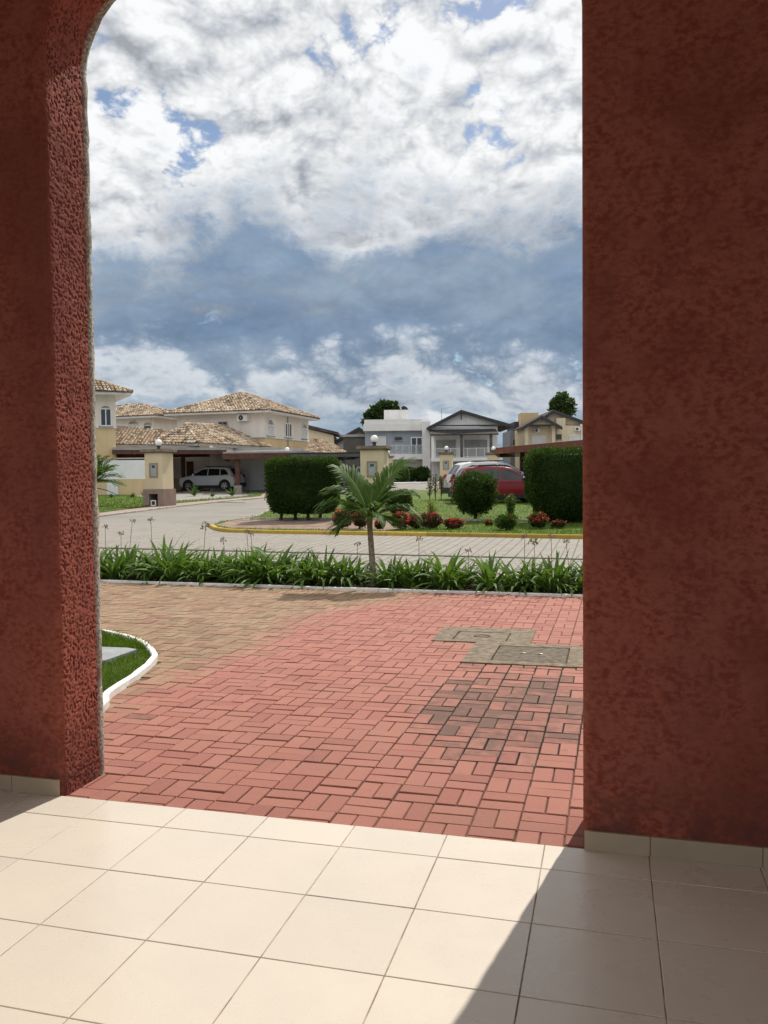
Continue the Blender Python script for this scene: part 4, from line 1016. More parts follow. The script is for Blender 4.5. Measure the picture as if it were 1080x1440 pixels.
zp = f.uv(385, 577)[1]; b = MB(); b.tube([(W + .2, -.4, zp - .1), (W + .2, .5, zp + .15), (W + .2, .5, zp + .6)], .03, 6); H.add(b, 'vent_pipe', FASC)
# white annexe beside it
b = MB(); b.box(W - 1.0, W + 3.2, -4.2, -.06, -.3, 2.75); b.box(W - 1.05, W + 3.25, -4.25, -.06, 2.75, 2.9, m=1); H.add(b, 'annexe_wall', [WALLG, FASC])
# low tiled roof in front of it
Q = lambda px, py, D: H.inv @ at(px, py, D)
b = MB(); ap = Q(261, 597, 59.5); e0, e1, e2 = Q(212, 622, 57.5), Q(279, 623, 56), Q(382, 629, 60); rb = Q(316, 603, 62.0)
rb = Vector((rb.x, rb.y, ap.z))
tiled(b, [e1, e2, rb, ap]); tiled(b, [e0, e1, ap]); ridge(b, e1, ap); ridge(b, ap, rb)
H.add(b, 'low_roof', [RT, TILEBED])
b = MB(); b.bar(e1 - Vector((0, 0, .12)), e2 - Vector((0, 0, .12)), .14, .16); b.bar(e0 - Vector((0, 0, .12)), e1 - Vector((0, 0, .12)), .14, .16); H.add(b, 'gutter', FASC)
b = MB(); k0, k1 = e1 + Vector((.5, .6, -.15)), e2 + Vector((-.5, .6, -.15)); b.prism([Vector((k0.x, k0.y, -.3)), Vector((k1.x, k1.y, -.3)), k1, k0], Vector((0, .25, 0))); H.add(b, 'ground_floor_wall', WALLW)
b = MB(); e3, e4, e5 = Q(432, 637, 64), Q(492, 639, 66), Q(437, 622, 69); tiled(b, [e3, e4, e5 + Vector((1.5, 0, 0)), e5]); H.add(b, 'porch_roof', [RT, TILEBED])

# --- house cut off by the left jamb
H = House('house', 'two storey white and ochre house corner partly hidden behind the left jamb', 'house', (30, 49.2), (165, 51.8))
H.trim = WALLW; f = H.front; s = H.side(); W = H.W; ze = f.uv(160, 556.5)[1]; zb = f.uv(160, 601)[1]
H.box('upper_wall', WALLW, 0, W, 0, 6, zb, ze); H.box('lower_wall', OCHRE, .03, W - .03, .03, 5.97, -.3, zb); b = MB(); b.box(-.04, W + .04, -.04, 6.04, zb - .05, zb + .05); H.add(b, 'moulding', WALLG)
hip_roof(H, 0, W, 0, 6, ze + .16, 1.5, 'y', 1.6, .85)
window(f, f.rect((141.5, 572, 155.5, 598)), arch=True, bars=1, fw=.06)
# --- house further back on the left
H = House('house', 'white upper storey with arched windows behind the left houses', 'house', (96, 73), (218, 70))
H.trim = OCHRE; f = H.front; W = H.W; ze = f.uv(215, 587)[1]; H.box('wall', WALLW, 0, W, 0, 7, -.3, ze)
hip_roof(H, 0, W, 0, 7, ze + .12, 1.35, 'x', 1.5, .7)
for a in ((182, 594, 193, 606), (203, 596, 213, 608)): window(f, f.rect(a), arch=True, bars=0, fw=.05, shut=a[0] < 200)
# --- low house with tiled roof behind the meter pillar
H = House('house', 'low single storey house with stained tiled roof behind the lamp pillar', 'house', (165, 57), (258, 58))
Q = lambda px, py, D: H.inv @ at(px, py, D)
e0, e1, r1, r0 = Q(150, 625.5, 55.5), Q(281, 626.5, 56.5), Q(226, 604, 62.5), Q(150, 597, 62.5)
b = MB(); tiled(b, [e0, e1, r1, r0]); H.add(b, 'roof', [RT, TILEBED])
b = MB(); b.bar(e0 + Vector((0, -.05, -.1)), e1 + Vector((0, -.05, -.1)), .14, .18); H.add(b, 'gutter', FASC)
b = MB(); b.box(-.6, H.W, 1.2, 1.5, -.3, 2.35); b.box(-.6, H.W, 1.17, 1.2, -.3, .95, m=1); H.add(b, 'wall', [WALLW, OCHRE])
window(H.front, (2.0, 3.3, 1.0, 2.0), bars=1)
# --- walls that bound the left gardens
H = House('garden_wall', 'white garden wall on an ochre base beside the left palm', 'wall', (120, 49), (207, 49.6)); f = H.front
zt, zm = f.uv(190, 647)[1], f.uv(190, 673.5)[1]
b = MB(); b.box(0, H.W, 0, .18, zm, zt); H.add(b, 'upper_wall', WHITE); b = MB(); b.box(0, H.W, -.03, .21, -.2, zm); H.add(b, 'base', OCHRE)
b = MB(); f.box(b, 1.2, f.uv(166, 680)[0], 0, f.uv(166, 676)[1], .035, .06); H.add(b, 'service_panel', WHITE)

# --- carports on the left
def carport(label, corners, zc, fascia, posts, beam_h, roofmat, fmat, name='carport', th=.10, step=0, grp='carports'):
    """flat roof on wooden posts; corners are (px,D) in order front-left, front-right, back-right, back-left"""
    c = [gx(*q) for q in corners]; base = (c[0] + c[1]) / 2; base.z = min(q.z for q in c)
    o = thing(name, label, 'carport', base, 0, grp); Z = zc - base.z
    L_ = [Vector((q.x - base.x, q.y - base.y, Z)) for q in c]
    b = MB(); b.prism([q + Vector((0, 0, .002)) for q in L_], (0, 0, th)); b.build('roof', roofmat, o)
    for i in range(4):
        b = MB(); a_, d_ = L_[i], L_[(i + 1) % 4]; b.bar(a_ + Vector((0, 0, -beam_h / 2)), d_ + Vector((0, 0, -beam_h / 2)), .12, beam_h); b.build('beam', fmat, o)
        if i == 0 and fascia:
            b = MB(); b.bar(a_ + Vector((0, -.09, th / 2 - .02)), d_ + Vector((0, -.09, th / 2 - .02)), .05, th + .06); b.build('fascia', FASC, o)
    n = 6
    for k in range(1, n):
        b = MB(); b.bar(L_[0].lerp(L_[1], k / n) + Vector((0, 0, -.06)), L_[3].lerp(L_[2], k / n) + Vector((0, 0, -.06)), .07, .12); b.build('rafter', fmat, o)
    for px, D, wd, foot in posts:
        q = gx(px, D); b = MB(); x, y, z = q.x - base.x, q.y - base.y, q.z - base.z; b.box(x - wd / 2, x + wd / 2, y - wd / 2, y + wd / 2, z - .05, Z - beam_h * .3); p = b.build('post', fmat, o)
        if foot:
            b = MB(); fw = foot; b.box(x - fw, x + fw, y - fw, y + fw, z - .1, z + .48); b.build('post_base', TILEBED2, p)
    return o
TILEBED2 = M('concrete_post_base', (.34, .29, .25), (.27, .23, .2), 5, .9)
carport('flat carport with grey fascia and brown beams over the white car', ((160, 51), (318, 53.5), (318, 60), (165, 60)), zat(240, 632, 52.5), True, ((258, 57.5, .24, 0), (309, 58.5, .2, 0), (208, 52.5, .2, 0)), .30, FASC, WOOD)
carport('second brown beamed carport right of the white car, post on concrete base', ((314, 51), (436, 51), (430, 58.5), (322, 58.5)), zat(380, 637, 51), False, ((334.5, 51.3, .26, .23), (431, 52, .2, 0)), .36, FASC, WOOD)
carport('dark roofed carport on steel posts behind the hedge', ((412, 47), (512, 47), (500, 55), (405, 55)), zat(470, 638.5, 47), False, ((428.5, 47.5, .14, 0), (484, 47.5, .14, 0), (507, 53, .14, 0)), .16, DKROOF, M('dark_post', (.10, .095, .09), (.07, .066, .062), 6, .7))
# dim back walls of the carport bay
H = House('garden_wall', 'shaded cream wall at the back of the carport behind the white car', 'wall', (244, 60.6), (345, 61.2)); f = H.front
b = MB(); b.box(0, H.W * .56, 0, .2, -.2, 2.7); b.box(H.W * .80, H.W, 0, .2, -.2, 2.2); H.add(b, 'upper_wall', WALLW); b = MB(); b.box(-.02, H.W + .02, -.03, .0, -.2, .9); H.add(b, 'base', OCHRE)
b = MB(); f.box(b, f.uv(262, 650)[0], f.uv(272, 650)[0], 0, 2.1, .005, .05); H.add(b, 'door', WOOD)

# --- grey gabled houses far behind
DKT = M('old_grey_tile', (.10, .088, .08), (.065, .057, .052), 1.2, .95, spec=.1)
def gable(H, x0, x1, y0, y1, ze, rise, mat, wall, ov=.5, th=.14, trusses=True, apex=.5, beam=DARKM):
    xa = x0 + (x1 - x0) * apex; k0 = rise / (xa - x0); k1 = rise / (x1 - xa); b = MB()
    for sx, xe, k in ((-1, x0 - ov, k0), (1, x1 + ov, k1)):
        zed = ze + rise - abs(xe - xa) * k
        b.prism([(xa, y0 - ov, ze + rise), (xe, y0 - ov, zed), (xe, y0 - ov, zed + th), (xa, y0 - ov, ze + rise + th)], (0, y1 - y0 + 2 * ov, 0))
    n = int((y1 - y0 + 2 * ov) / .5)
    H.add(b, 'roof', mat)
    b = MB(); b.prism([(x0, y0, ze - .01), (x1, y0, ze - .01), (xa, y0, ze + rise - .02)], (0, .18, 0)); H.add(b, 'gable_wall', wall)
    b = MB()
    for xe, k in ((x0 - ov, k0), (x1 + ov, k1)):
        zed = ze + rise - abs(xe - xa) * k; b.bar((xa, y0 - ov - .02, ze + rise - .08), (xe, y0 - ov - .02, zed - .08), .08, .2)
    if trusses: b.bar((xa, y0 - ov + .02, ze + rise - .2), (xa, y0 - ov + .02, ze + rise * .42), .1, .1); b.bar((x0 - ov * .3, y0 - ov + .02, ze + .02), (x1 + ov * .3, y0 - ov + .02, ze + .02), .1, .14)
    H.add(b, 'bargeboard', beam)
H = House('house', 'pale plain house with dark sloping roof edge beyond the tiled house', 'house', (434, 88), (470, 88)); f = H.front
zl, zr = f.uv(436, 603)[1], f.uv(468, 612)[1]
b = MB(); b.prism([(0, 0, -.3), (H.W, 0, -.3), (H.W, 0, zr), (0, 0, zl)], (0, 6, 0)); H.add(b, 'wall', BEIGE)
b = MB(); b.prism([(-.4, -.4, zl + .15), (H.W + .5, -.4, zr), (H.W + .5, -.4, zr + .3), (-.4, -.4, zl + .5)], (0, 7, 0)); H.add(b, 'roof', DKT)
window(f, (H.W * .4, H.W * .62, 1.2, 2.2), bars=1)
H = House('house', 'grey gabled house with weathered roof left of the modern house', 'house', (462, 90), (520, 90)); f = H.front; ze = f.uv(490, 628)[1]
H.box('wall', WALLG, 0, H.W, 0, 6, -.3, ze + .0); zap = f.uv(505, 604)[1]; gable(H, 0, H.W * 1.35, 0, 6, ze, zap - ze, DKT, WALLG, .5, .25, False, .56)
b = MB(); q = f.rect((484, 616, 520, 640)); f.box(b, q[0], q[1], q[2] - 2, q[3], 2.0, 2.3); f.box(b, q[0] - .2, q[1] + .1, q[3], q[3] + .25, 1.9, 2.5, m=1); H.add(b, 'annexe_wall', [M('dark_olive_wall', (.12, .115, .10), (.10, .095, .085), 1, .9), FASC])
window(f, (H.W * .2, H.W * .4, ze - 1.6, ze - .6), bars=1)
# --- modern white and blue grey house
H = House('house', 'modern flat roofed white and blue grey house with balcony in the centre', 'house', (514, 84), (603, 84)); f = H.front; W = H.W; v = lambda y, px=560: f.uv(px, y)[1]
zt, zc, zf, zs = v(590), v(606), v(640), v(646)
H.box('upper_wall', GREYB, 0, W, .0, 8, zf - .2, zc); H.box('cornice', WALLG, -.15, W + .1, -.55, 8.1, zc, zt - .45); H.box('parapet', WALLG, -.05, W, -.35, 8, zt - .45, zt)
H.box('lower_wall', WALLG, 0, W, .6, 8, -.3, zf - .2); q = f.rect((593, 594, 603, 646)); H.box('column', WHITE, q[0], q[1] + .1, -1.3, 1.5, -.3, q[3])
q = f.rect((540, 577, 575, 591)); H.box('water_tank_tower', WALLG, q[0], q[1], 1.5, 4.5, zt - .2, q[3] + .15)
q = f.rect((548, 639, 600, 646)); b = MB(); f.box(b, q[0], q[1], q[2], q[3], 0.01, 1.26); H.add(b, 'balcony_slab', WHITE)
railing(f, q[0], q[1] - .5, q[3], f.uv(560, 626.5)[1], 1.25, 5, H.root, glass_=True)
window(f, f.rect((530, 615, 542, 636)), frame=WHITE, bars=0, shut=True); window(f, f.rect((556, 615.5, 564.5, 618.5)), frame=DARKM, bars=1, fw=.05)
window(f, f.rect((579, 616, 593, 638)), frame=WHITE, bars=1, fw=.10, name='balcony_door', sill=False)
b = MB(); q = f.uv(568.5, 575); c = f.p(q[0], q[1], -2.5); ax = Vector((.45, -.75, .5)).normalized(); rt_ = ax.cross(Vector((0, 0, 1))).normalized(); up_ = rt_.cross(ax); rows = []
for k in range(6): r = .42 * k / 5; rows.append([c + ax * (.28 * (r / .42) ** 2) + rt_ * r * cos(j * pi / 8) + up_ * r * sin(j * pi / 8) for j in range(16)])
b.grid(rows, closed=True); b.tube([c, c - Vector((0, 0, .6)), c - Vector((0, 0, 1.2))], .035, 6); b.tube([c, c + ax * .45 - up_ * .1], .015, 5); H.add(b, 'satellite_dish', DARKM)
# --- gabled white house with veranda
H = House('house', 'wide white gabled house with dark veranda roof, right of centre', 'house', (608, 81), (700, 81)); f = H.front; W = H.W; v = lambda y, px=650: f.uv(px, y)[1]
zfl = v(644); zv = v(613); ze = v(600)
H.box('wall', WALLG, 0, W, 0, 9, zfl, ze); H.box('lower_wall', WALLG, .02, W - .02, .5, 9, -.3, zfl)
s = H.side(); gable(H, 0, W + 1.1, 0, 9, ze + .05, v(579) - ze - .05, DKT, WALLG, .45, .16, True, (f.uv(648, 579)[0]) / (W + 1.1))
for a in (.2, .38, .56): window(s, (9 * a, 9 * a + .8, ze - 2.0, ze - .7), frame=FASC, bars=0)
b = MB(); q = f.rect((603, 605, 697, 613)); b.prism([f.p(q[0], q[2], 2.2), f.p(q[0], q[2] + .12, 2.2), f.p(q[0], q[3] + .05, 0.01), f.p(q[0], q[2] + .5, 0.01)], f.ax * (q[1] - q[0])); H.add(b, 'veranda_roof', DKROOF)
for px in (607, 646.5, 687): u = f.uv(px, 630)[0]; b = MB(); f.box(b, u - .12, u + .12, zfl, zv + .1, 1.75, 1.99); H.add(b, 'veranda_post', M('veranda_post', (.10, .09, .085), (.08, .07, .066), 3, .7) if px > 640 else WALLG)
b = MB(); f.box(b, f.uv(605, 640)[0], f.uv(692, 640)[0], zfl - .35, zfl, .01, 2.1); H.add(b, 'veranda_slab', WALLG)
railing(f, f.uv(608, 640)[0], f.uv(690, 640)[0], zfl, v(631), 1.95, 7, H.root, rods=60)
window(f, f.rect((614, 620, 640, 643)), frame=FASC, pane=M('dull_door', (.34, .33, .31), (.30, .29, .27), 1, .7), bars=2, name='balcony_door', sill=False); window(f, f.rect((654, 620, 684, 643)), frame=FASC, pane=MATS['dull_door'], bars=2, name='balcony_door', sill=False)
b = MB(); u = f.uv(622, 588)[0]; zt = v(573, 622); b.tube([(u, 1, ze + .6), (u, 1, zt)], .025, 5); b.bar((u - .1, 1, zt - .1), (u + 1.1, 1, zt + .15), .02, .02); H.add(b, 'antenna', FASC)
# --- dark blue grey house between
H = House('house', 'small blue grey house with dark top between the gabled houses', 'house', (718, 92), (745, 92)); f = H.front
H.box('wall', M('slate_wall', (.20, .21, .245), (.18, .19, .22), 1, .85), 0, H.W, 0, 6, -.3, f.uv(730, 605)[1]); H.box('roof_box', M('dark_slate', (.05, .055, .068), (.04, .045, .055), 1, .7), H.W * .25, H.W * 1.1, .5, 6, f.uv(730, 605)[1], f.uv(730, 592.5)[1])
window(f, f.rect((721, 618, 728, 626)), frame=FASC, bars=0)
# --- beige gabled house at the right
H = House('house', 'beige house with two dark gables and air conditioners at the right', 'house', (737, 86), (832, 86)); f = H.front; W = H.W; v = lambda y, px=780: f.uv(px, y)[1]
ze = v(599)
H.box('wall', BEIGE, 0, W, 0, 8, -.3, ze - .02); xs = f.uv(777, 600)[0]; H.box('tall_wall', BEIGE, f.uv(757, 600)[0], W, .7, 8, ze - .02, v(590))
x0, x1 = f.uv(738, 600)[0], f.uv(779, 600)[0]
gable(H, x0, x1, -.9, 4, ze, v(587.5, 757) - ze, DKT, BEIGE, .55, .16, True, .5); 
for px in (738.5, 776): u = f.uv(px, 620)[0]; b = MB(); f.box(b, u - .18, u + .18, -.3, ze, .55, .9); H.add(b, 'column', BEIGE)
x0, x1 = f.uv(752, 600)[0], f.uv(826, 600)[0]; gable(H, x0, x1, .6, 8, v(596), v(578, 778) - v(596), DKT, BEIGE, .5, .16, False, .36)
q = f.rect((744, 578, 770, 592)); H.box('chimney_block', OCHRE, q[0], q[1], 5, 7, q[2] - .5, q[3] + .2)
q = f.rect((778, 580, 795, 626)); b = MB(); f.box(b, q[0] + .3, q[1], -.3, q[3] - .6, -.45, .12); H.add(b, 'stair_wall', BEIGE)
for a in ((751, 603, 758, 608), (808, 601, 815, 606)): ac_unit(f, f.rect(a), H.root)
window(f, f.rect((749, 614, 767, 628)), frame=WHITE, bars=0, shut=True); window(f, f.rect((802, 613, 822, 628)), frame=WHITE, bars=0, shut=True)
fs = Face(H, (0, -.12), (1, 0)); window(fs, fs.rect((783, 612, 788.5, 617)), frame=M('wood_window', (.12, .08, .05), (.1, .07, .04), 4, .7), bars=1, fw=.08)
b = MB(); u = f.uv(817, 610)[0]; b.tube([f.p(u, 0, .1), f.p(u, v(600), .1)], .06, 8); b.tube([f.p(u, v(600), .1), f.p(u, v(597), .1)], .12, 8); H.add(b, 'downpipe', WHITE)

# pale boundary kerb of the far court
ck = [gx(540, 70), gx(575, 71), gx(625, 71)]
tag(kerb_mb(ck, .4, .14, jit=0).build('kerb', MATS['white_kerb_paint']), 'white kerb at the far side of the paved court', 'kerb', kind='structure')

# --- pergola roof at the right
PGW = M('red_brown_beam', (.185, .060, .034), (.13, .042, .026), 4, .6)
c = [at(697, 640, 38), at(697, 640, 38) + Vector((1.2, 7.5, 0)), at(835, 640, 29.5) + Vector((4, 7, 0)), at(835, 640, 29.5)]
zt = zat(697, 632, 38); base = gx(735, 37)
pg = thing('pergola', 'red brown timber pergola roof reaching out above the right hedge', 'pergola', base); L_ = [Vector((q.x - base.x, q.y - base.y, zt - base.z)) for q in c]
b = MB(); b.prism(L_, (0, 0, .07)); b.build('roof', PGW, pg)
for i in range(4):
    b = MB(); b.bar(L_[i] + Vector((0, 0, -.10)), L_[(i + 1) % 4] + Vector((0, 0, -.10)), .12, .22); b.build('beam', PGW, pg)
for k in range(1, 7):
    b = MB(); b.bar(L_[0].lerp(L_[3], k / 7) + Vector((0, 0, -.1)), L_[1].lerp(L_[2], k / 7) + Vector((0, 0, -.1)), .08, .16); b.build('rafter', PGW, pg)
for px, D in ((736, 37.2), (800, 32.5)):
    q = gx(px, D); b = MB(); x, y = q.x - base.x, q.y - base.y; b.box(x - .11, x + .11, y + .1, y + .32, q.z - base.z - .05, zt - base.z - .02); b.build('post', WOOD, pg)
q = at(728, 636.5, 37.0) - base; b = MB(); b.box(q.x - .09, q.x + .09, q.y - .1, q.y + .1, q.z - .16, q.z + .18); b.build('wall_lamp', WHITE, pg)

# --- meter pillars with globe lamps
PCAP = M('pillar_cap', (.25, .19, .13), (.16, .125, .09), 4, .9, .004, 40)
PILL = M('pillar_paint', (.62, .51, .345), (.56, .455, .30), 1.2, .85)
PBASE = M('pillar_base', (.275, .195, .155), (.22, .155, .125), 2, .9)
METAL = M('meter_box', (.36, .37, .36), (.30, .31, .30), 4, .5)
GLOBE = M('globe_white', (.86, .86, .84), (.83, .83, .80), 3, .35, spec=.5)
def pillar(label, px, D, rz, capy, lampy, niche=True, s=1.0):
    base = gx(px, D); base.z += .02; Hh = zat(px, capy, D) - base.z; o = thing('lamp_pillar', label, 'pillar', base, rz, 'cream pillars carrying globe lamps')
    w_ = .42 * s; hb = .72 * s
    b = MB(); b.box(-w_, w_, -w_, w_, hb, Hh - .16); b.build('shaft', PILL, o)
    b = MB(); W2 = w_ + .07
    if niche:
        nw = .21; nh = .52
        b.box(-W2, -nw, -W2, W2, -.1, hb); b.box(nw, W2, -W2, W2, -.1, hb); b.box(-nw, nw, -W2, W2, nh, hb); b.box(-nw, nw, .1, W2, -.1, nh)
    else: b.box(-W2, W2, -W2, W2, -.1, hb)
    bb = b.build('base', PBASE, o)
    if niche:
        b = MB(); fy = -W2 - .02
        for u0, u1, v0, v1 in ((-.12, .12, .02, .06), (-.12, .12, .22, .26), (-.12, -.085, .06, .22), (.085, .12, .06, .22)): b.box(u0, u1, fy, fy + .04, v0, v1)
        b.build('meter_frame', WHITE, bb); b = MB(); b.tube([(0, fy + .03, .14), (0, fy + .09, .14)], .06, 12); b.build('water_meter', DARKM, bb)
    b = MB(); e = w_ + .13
    for i, (q, z0, z1) in enumerate(((.06, .16, .11), (.13, .11, .03), (.10, .03, 0))):
        e0 = w_ + q; b.box(-e0, e0, -e0, e0, Hh - z0, Hh - z1 - .001)
    b.build('cap', PCAP, o)
    b = MB(); y = -w_; m0, m1, n0, n1 = -.20, .20, Hh - 1.18, Hh - .58
    for u0, u1, v0, v1 in ((m0, m1, n0, n0 + .05), (m0, m1, n1 - .05, n1), (m0, m0 + .05, n0 + .05, n1 - .05), (m1 - .05, m1, n0 + .05, n1 - .05)): b.box(u0, u1, y - .03, y - .002, v0, v1)
    fr = b.build('meter_frame', M('meter_surround', (.30, .24, .15), (.26, .2, .13), 5, .8), o)
    b = MB(); b.box(-.145, .145, y - .015, y - .003, n0 + .055, n1 - .055); b.build('meter_door', METAL, fr)
    b = MB(); b.box(-.07, .07, y - .03, y - .016, n1 - .20, n1 - .10); b.build('meter_window', GLASS, fr)
    g = thing('globe_lamp', 'white globe lamp on ' + label.split(' with ')[0].replace('cream', 'the cream'), 'lamp', base + Vector((0, 0, Hh)), 0, 'white globe lamps on pillars')
    rr = .145; b = MB(); b.lathe([(.075, 0), (.085, .03), (.05, .07), (.095, .13), (.10, .15)], 16); b.build('lamp_neck', DARKM, g)
    b = MB(); b.lathe([(rr * cos(-pi / 2 + pi * k / 14) if 0 < k < 14 else 0, .15 + rr * .9 + rr * sin(-pi / 2 + pi * k / 14)) for k in range(15)], 24); b.build('globe', GLOBE, g)
pillar('nearest cream meter pillar on the left lawn with open base niche', 224, 35.3, radians(-17), 632, 621)
pillar('cream pillar right behind the young palm with weathered wide cap', 527, 32.0, radians(-12), 627.5, 617, False, 1.08)
pillar('middle distance cream pillar left of the silver car with grey meter door', 628, 57, radians(-8), 636, 629, False)
pillar('far cream pillar under the tip of the pergola with globe', 694, 57.5, radians(-8), 636.5, 630, False)
pillar('cream pillar hidden behind the left hedge with globe showing', 404.5, 55, radians(10), 638, 631, False)
pillar('farthest cream pillar before the modern house with small globe', 546, 66, radians(5), 641, 636, False, .8)

# ------------------------------------------------------------------ cars
def carpaint(name, c, metal=0.0):
    t = newmat(name); n = t.noise(t.co, 2.5, 3)
    return done(t, principled(t, t.mix(n, c, tuple(x * .92 for x in c)), .38, .3, metal=metal, Coat_Weight=.4, Coat_Roughness=.06))
CARGLASS = M('car_glass', (.012, .014, .016), (.02, .022, .024), 2, .04, spec=.6)
TYRE = M('tyre', (.018, .018, .019), (.028, .027, .026), 20, .85)
ALLOY = M('alloy_rim', (.50, .51, .52), (.42, .43, .44), 20, .32, metal=.9)
CLAD = M('black_cladding', (.022, .022, .023), (.032, .032, .033), 18, .65)
TAIL = M('tail_light', (.42, .012, .020), (.30, .008, .014), 10, .15, spec=.6)
CHROME = M('chrome', (.62, .63, .64), (.55, .56, .57), 10, .18, metal=.9)
LAMPG = M('headlight_glass', (.55, .57, .58), (.40, .42, .44), 10, .12, spec=.6)
def car(name, label, loc, rz, paint, Lh=2.15, hw=.90, top=1.64):
    o = thing(name, label, 'car', loc, rz, 'cars parked by the houses')
    k = top / 1.64; zb = .98
    P = [(-Lh + .06, .30), (-Lh + .01, .42), (-Lh, .62), (-Lh + .03, .80), (-Lh + .10, .97), (-Lh + .16, 1.08), (-Lh + .30, 1.30 * k), (-Lh + .46, 1.51 * k), (-Lh + .62, 1.575 * k), (-1.0, 1.625 * k), (-.45, 1.64 * k), (0.05, 1.62 * k), (.42, 1.55 * k),
         (.70, 1.38 * k), (.95, 1.21 * k + .0), (1.16, 1.06), (1.45, 1.01), (1.75, .95), (2.0, .86), (Lh - .03, .74), (Lh, .58), (Lh - .02, .42), (Lh - .10, .28), (1.6, .24), (.8, .22), (-.8, .22), (-1.6, .26)]
    def halfw(z): return hw * (1 - .055 * max(0, .55 - z) / .3 - .235 * max(0, z - zb) / .66 - .02 * max(0, z - .75))
    def df(x, z, s):
        a = abs(s); x2 = x * (1 - .055 * a ** 5) if abs(x) > 1.2 else x
        z2 = z - (.055 * a ** 6 if z > 1.2 else .025 * a ** 6 if z > .9 else 0); return Vector((x2, halfw(z) * s, z2))
    S = [-1, -.985, -.94, -.8, -.5, 0, .5, .8, .94, .985, 1]
    b = MB(); b.grid([[df(x, z, s) * 1.0 if abs(s) < .99 else Vector((df(x, z, s).x * .996, df(x, z, s).y, df(x, z, s).z)) for x, z in P] for s in S], closed=True)
    for s in (-1, 1): b.poly([df(x * .996, z, s) for x, z in P])
    b.build('body', paint, o, weld=True)
    sidep = lambda x, z, s, off=.006: Vector((x, s * (halfw(z) + off), z - (.05 if z > 1.2 else .02)))
    for s in (-1, 1):
        for pts, nm in (([(-Lh + .52, 1.10), (-1.02, 1.06), (-.98, 1.50 * k), (-1.20, 1.52 * k), (-Lh + .72, 1.42 * k)], 'quarter_window'), ([(-.96, 1.06), (-.12, 1.04), (-.12, 1.54 * k), (-.92, 1.52 * k)], 'side_window'), ([(-.05, 1.04), (.98, 1.05), (.86, 1.16), (.48, 1.43 * k), (.34, 1.49 * k), (-.05, 1.54 * k)], 'side_window')):
            b = MB(); b.poly([sidep(x, z, s) for x, z in pts]); b.build(nm, CARGLASS, o)
        b = MB()
        for x in (-.085, 1.02): b.bar(sidep(x, .38, s, .003), sidep(x, 1.0, s, .003), .012, .008)
        b.bar(sidep(-1.0, .62, s, .003), sidep(-1.02, 1.0, s, .003), .012, .008); b.bar(sidep(-1.0, .38, s, .003), sidep(1.0, .38, s, .003), .010, .03); b.build('door_seam', CLAD, o)
        for x in (-.80, .18): b = MB(); b.bar(sidep(x, .93, s, .018), sidep(x + .2, .935, s, .018), .03, .028); b.build('door_handle', paint, o)
        b = MB(); q = sidep(.90, 1.11, s, .10); b.hexa([q + Vector((-.05, -.10, -.06)), q + Vector((.07, -.10, -.05)), q + Vector((.07, .10, -.05)), q + Vector((-.05, .10, -.06)), q + Vector((-.05, -.09, .07)), q + Vector((.03, -.09, .07)), q + Vector((.03, .09, .07)), q + Vector((-.05, .09, .07))]); b.build('side_mirror', CHROME, o)
        b = MB(); b.prism([sidep(x, z, s, -.02) for x, z in ((-1.75, .22), (1.75, .22), (1.75, .36), (-1.75, .38))], (0, s * .035, 0)); b.build('sill_cladding', CLAD, o)
        b = MB(); b.bar(Vector((-1.2, s * .60, 1.625 * k)), Vector((.2, s * .58, 1.635 * k)), .035, .05); b.build('roof_rail', CLAD, o)
        b = MB(); b.prism([Vector((x, s * (hw - .20), z)) for x, z in ((-Lh - .004, .90), (-Lh + .10, 1.09), (-Lh + .34, 1.06), (-Lh + .30, .94))], (0, s * .205, 0)); b.build('tail_light', TAIL, o)
        b = MB(); b.prism([Vector((x, s * (hw - .26), z)) for x, z in ((2.04, .74), (1.98, .88), (1.62, .93), (1.68, .80))], (0, s * .225, 0)); b.build('headlight', LAMPG, o)
        for x in (-1.32, 1.34):
            n = 22; b = MB(); y = s * (hw + .004); b.face([Vector((x + .415 * cos(2 * pi * j / n), y, max(.20, .36 + .415 * sin(2 * pi * j / n)))) for j in range(n)]); b.build('wheel_arch', CLAD, o)
            b = MB(); b.lathe([(.20, -.11), (.31, -.112), (.345, -.07), (.345, .07), (.31, .112), (.22, .112), (.20, .10)], 28)
            mt = Matrix.Translation((x, s * (hw - .07), .345)) @ Matrix.Rotation(-s * pi / 2, 4, 'X'); b.xf(mt); wh = b.build('wheel', TYRE, o)
            b = MB(); b.lathe([(.225, .085), (.215, .108), (.195, .108), (.19, .085)], 28)
            for j in range(5):
                a = j * 2 * pi / 5 + .3; b.bar((.03 * cos(a), .03 * sin(a), .10), (.2 * cos(a), .2 * sin(a), .102), .055, .02)
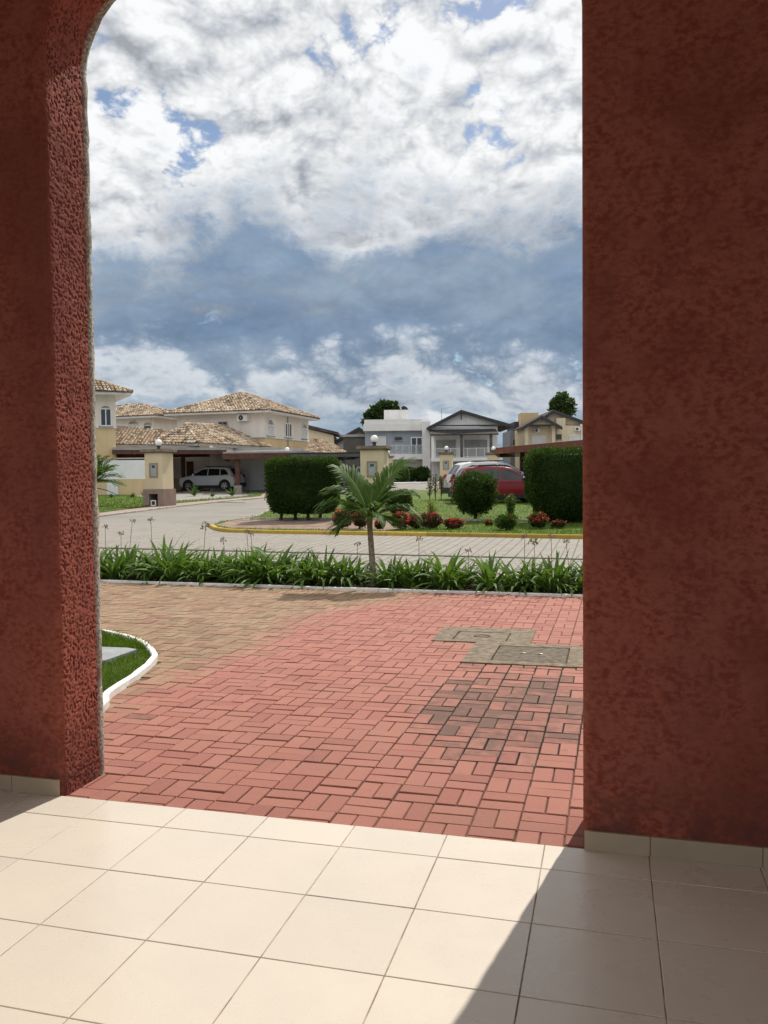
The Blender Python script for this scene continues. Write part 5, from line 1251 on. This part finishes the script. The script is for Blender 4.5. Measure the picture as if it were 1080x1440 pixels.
            b.lathe([(.0, .12), (.045, .118), (.05, .09)], 12); b.xf(mt); b.build('rim', ALLOY, wh)
    b = MB(); b.grid([[df(x, z, s) + Vector((.008, 0, .010)) for x, z in ((.47, 1.525 * k), (.70, 1.38 * k), (.95, 1.21 * k), (1.12, 1.085))] for s in (-.86, -.5, 0, .5, .86)]); b.build('windscreen', CARGLASS, o)
    b = MB(); b.grid([[df(x, z, s) + Vector((-.012, 0, .006)) for x, z in ((-Lh + .17, 1.10), (-Lh + .30, 1.30 * k), (-Lh + .44, 1.48 * k))] for s in (-.86, -.5, 0, .5, .86)]); b.build('rear_window', CARGLASS, o)
    b = MB(); b.box(-Lh - .03, -Lh + .35, -hw * .93, hw * .93, .26, .52); b.build('rear_bumper', CLAD, o)
    b = MB(); b.box(-Lh - .035, -Lh - .02, -.25, .25, .74, .86); b.build('number_plate', M('plate_grey', (.55, .56, .57), (.5, .51, .52), 8, .5), o)
    b = MB(); b.box(Lh - .06, Lh + .012, -.5, .5, .42, .70); b.build('grille', CLAD, o)
    return o
WHITEP = carpaint('white_car_paint', (.68, .68, .67)); SILVERP = carpaint('silver_car_paint', (.66, .665, .67)); REDP = carpaint('red_car_paint', (.20, .004, .011)); DARKP = carpaint('dark_car_paint', (.018, .020, .026))
p = gx(298, 57); p.z += .015; car('parked_car', 'white compact sport utility car parked under the left carport', p, radians(166), WHITEP, 2.13, .88, 1.63)
p = gx(341, 66); p.z += .015; car('parked_car', 'white car behind the carport post, mostly hidden by the first white car', p, radians(150), WHITEP, 2.13, .88, 1.63)
p = gx(696, 37.5); p.z += .06; car('parked_car', 'silver sport utility car with bright red tail light behind the red car', p, radians(8), SILVERP).scale = (1.04,) * 3
p = gx(702, 34.0); p.z += .06; car('parked_car', 'dark red car between the round shrub and the right hedge', p, radians(3), REDP).scale = (.92,) * 3
p = gx(497, 51.5); p.z += .015; car('parked_car', 'black car in the shade of the dark roofed carport', p, radians(70), DARKP, 2.13, .88, 1.55)
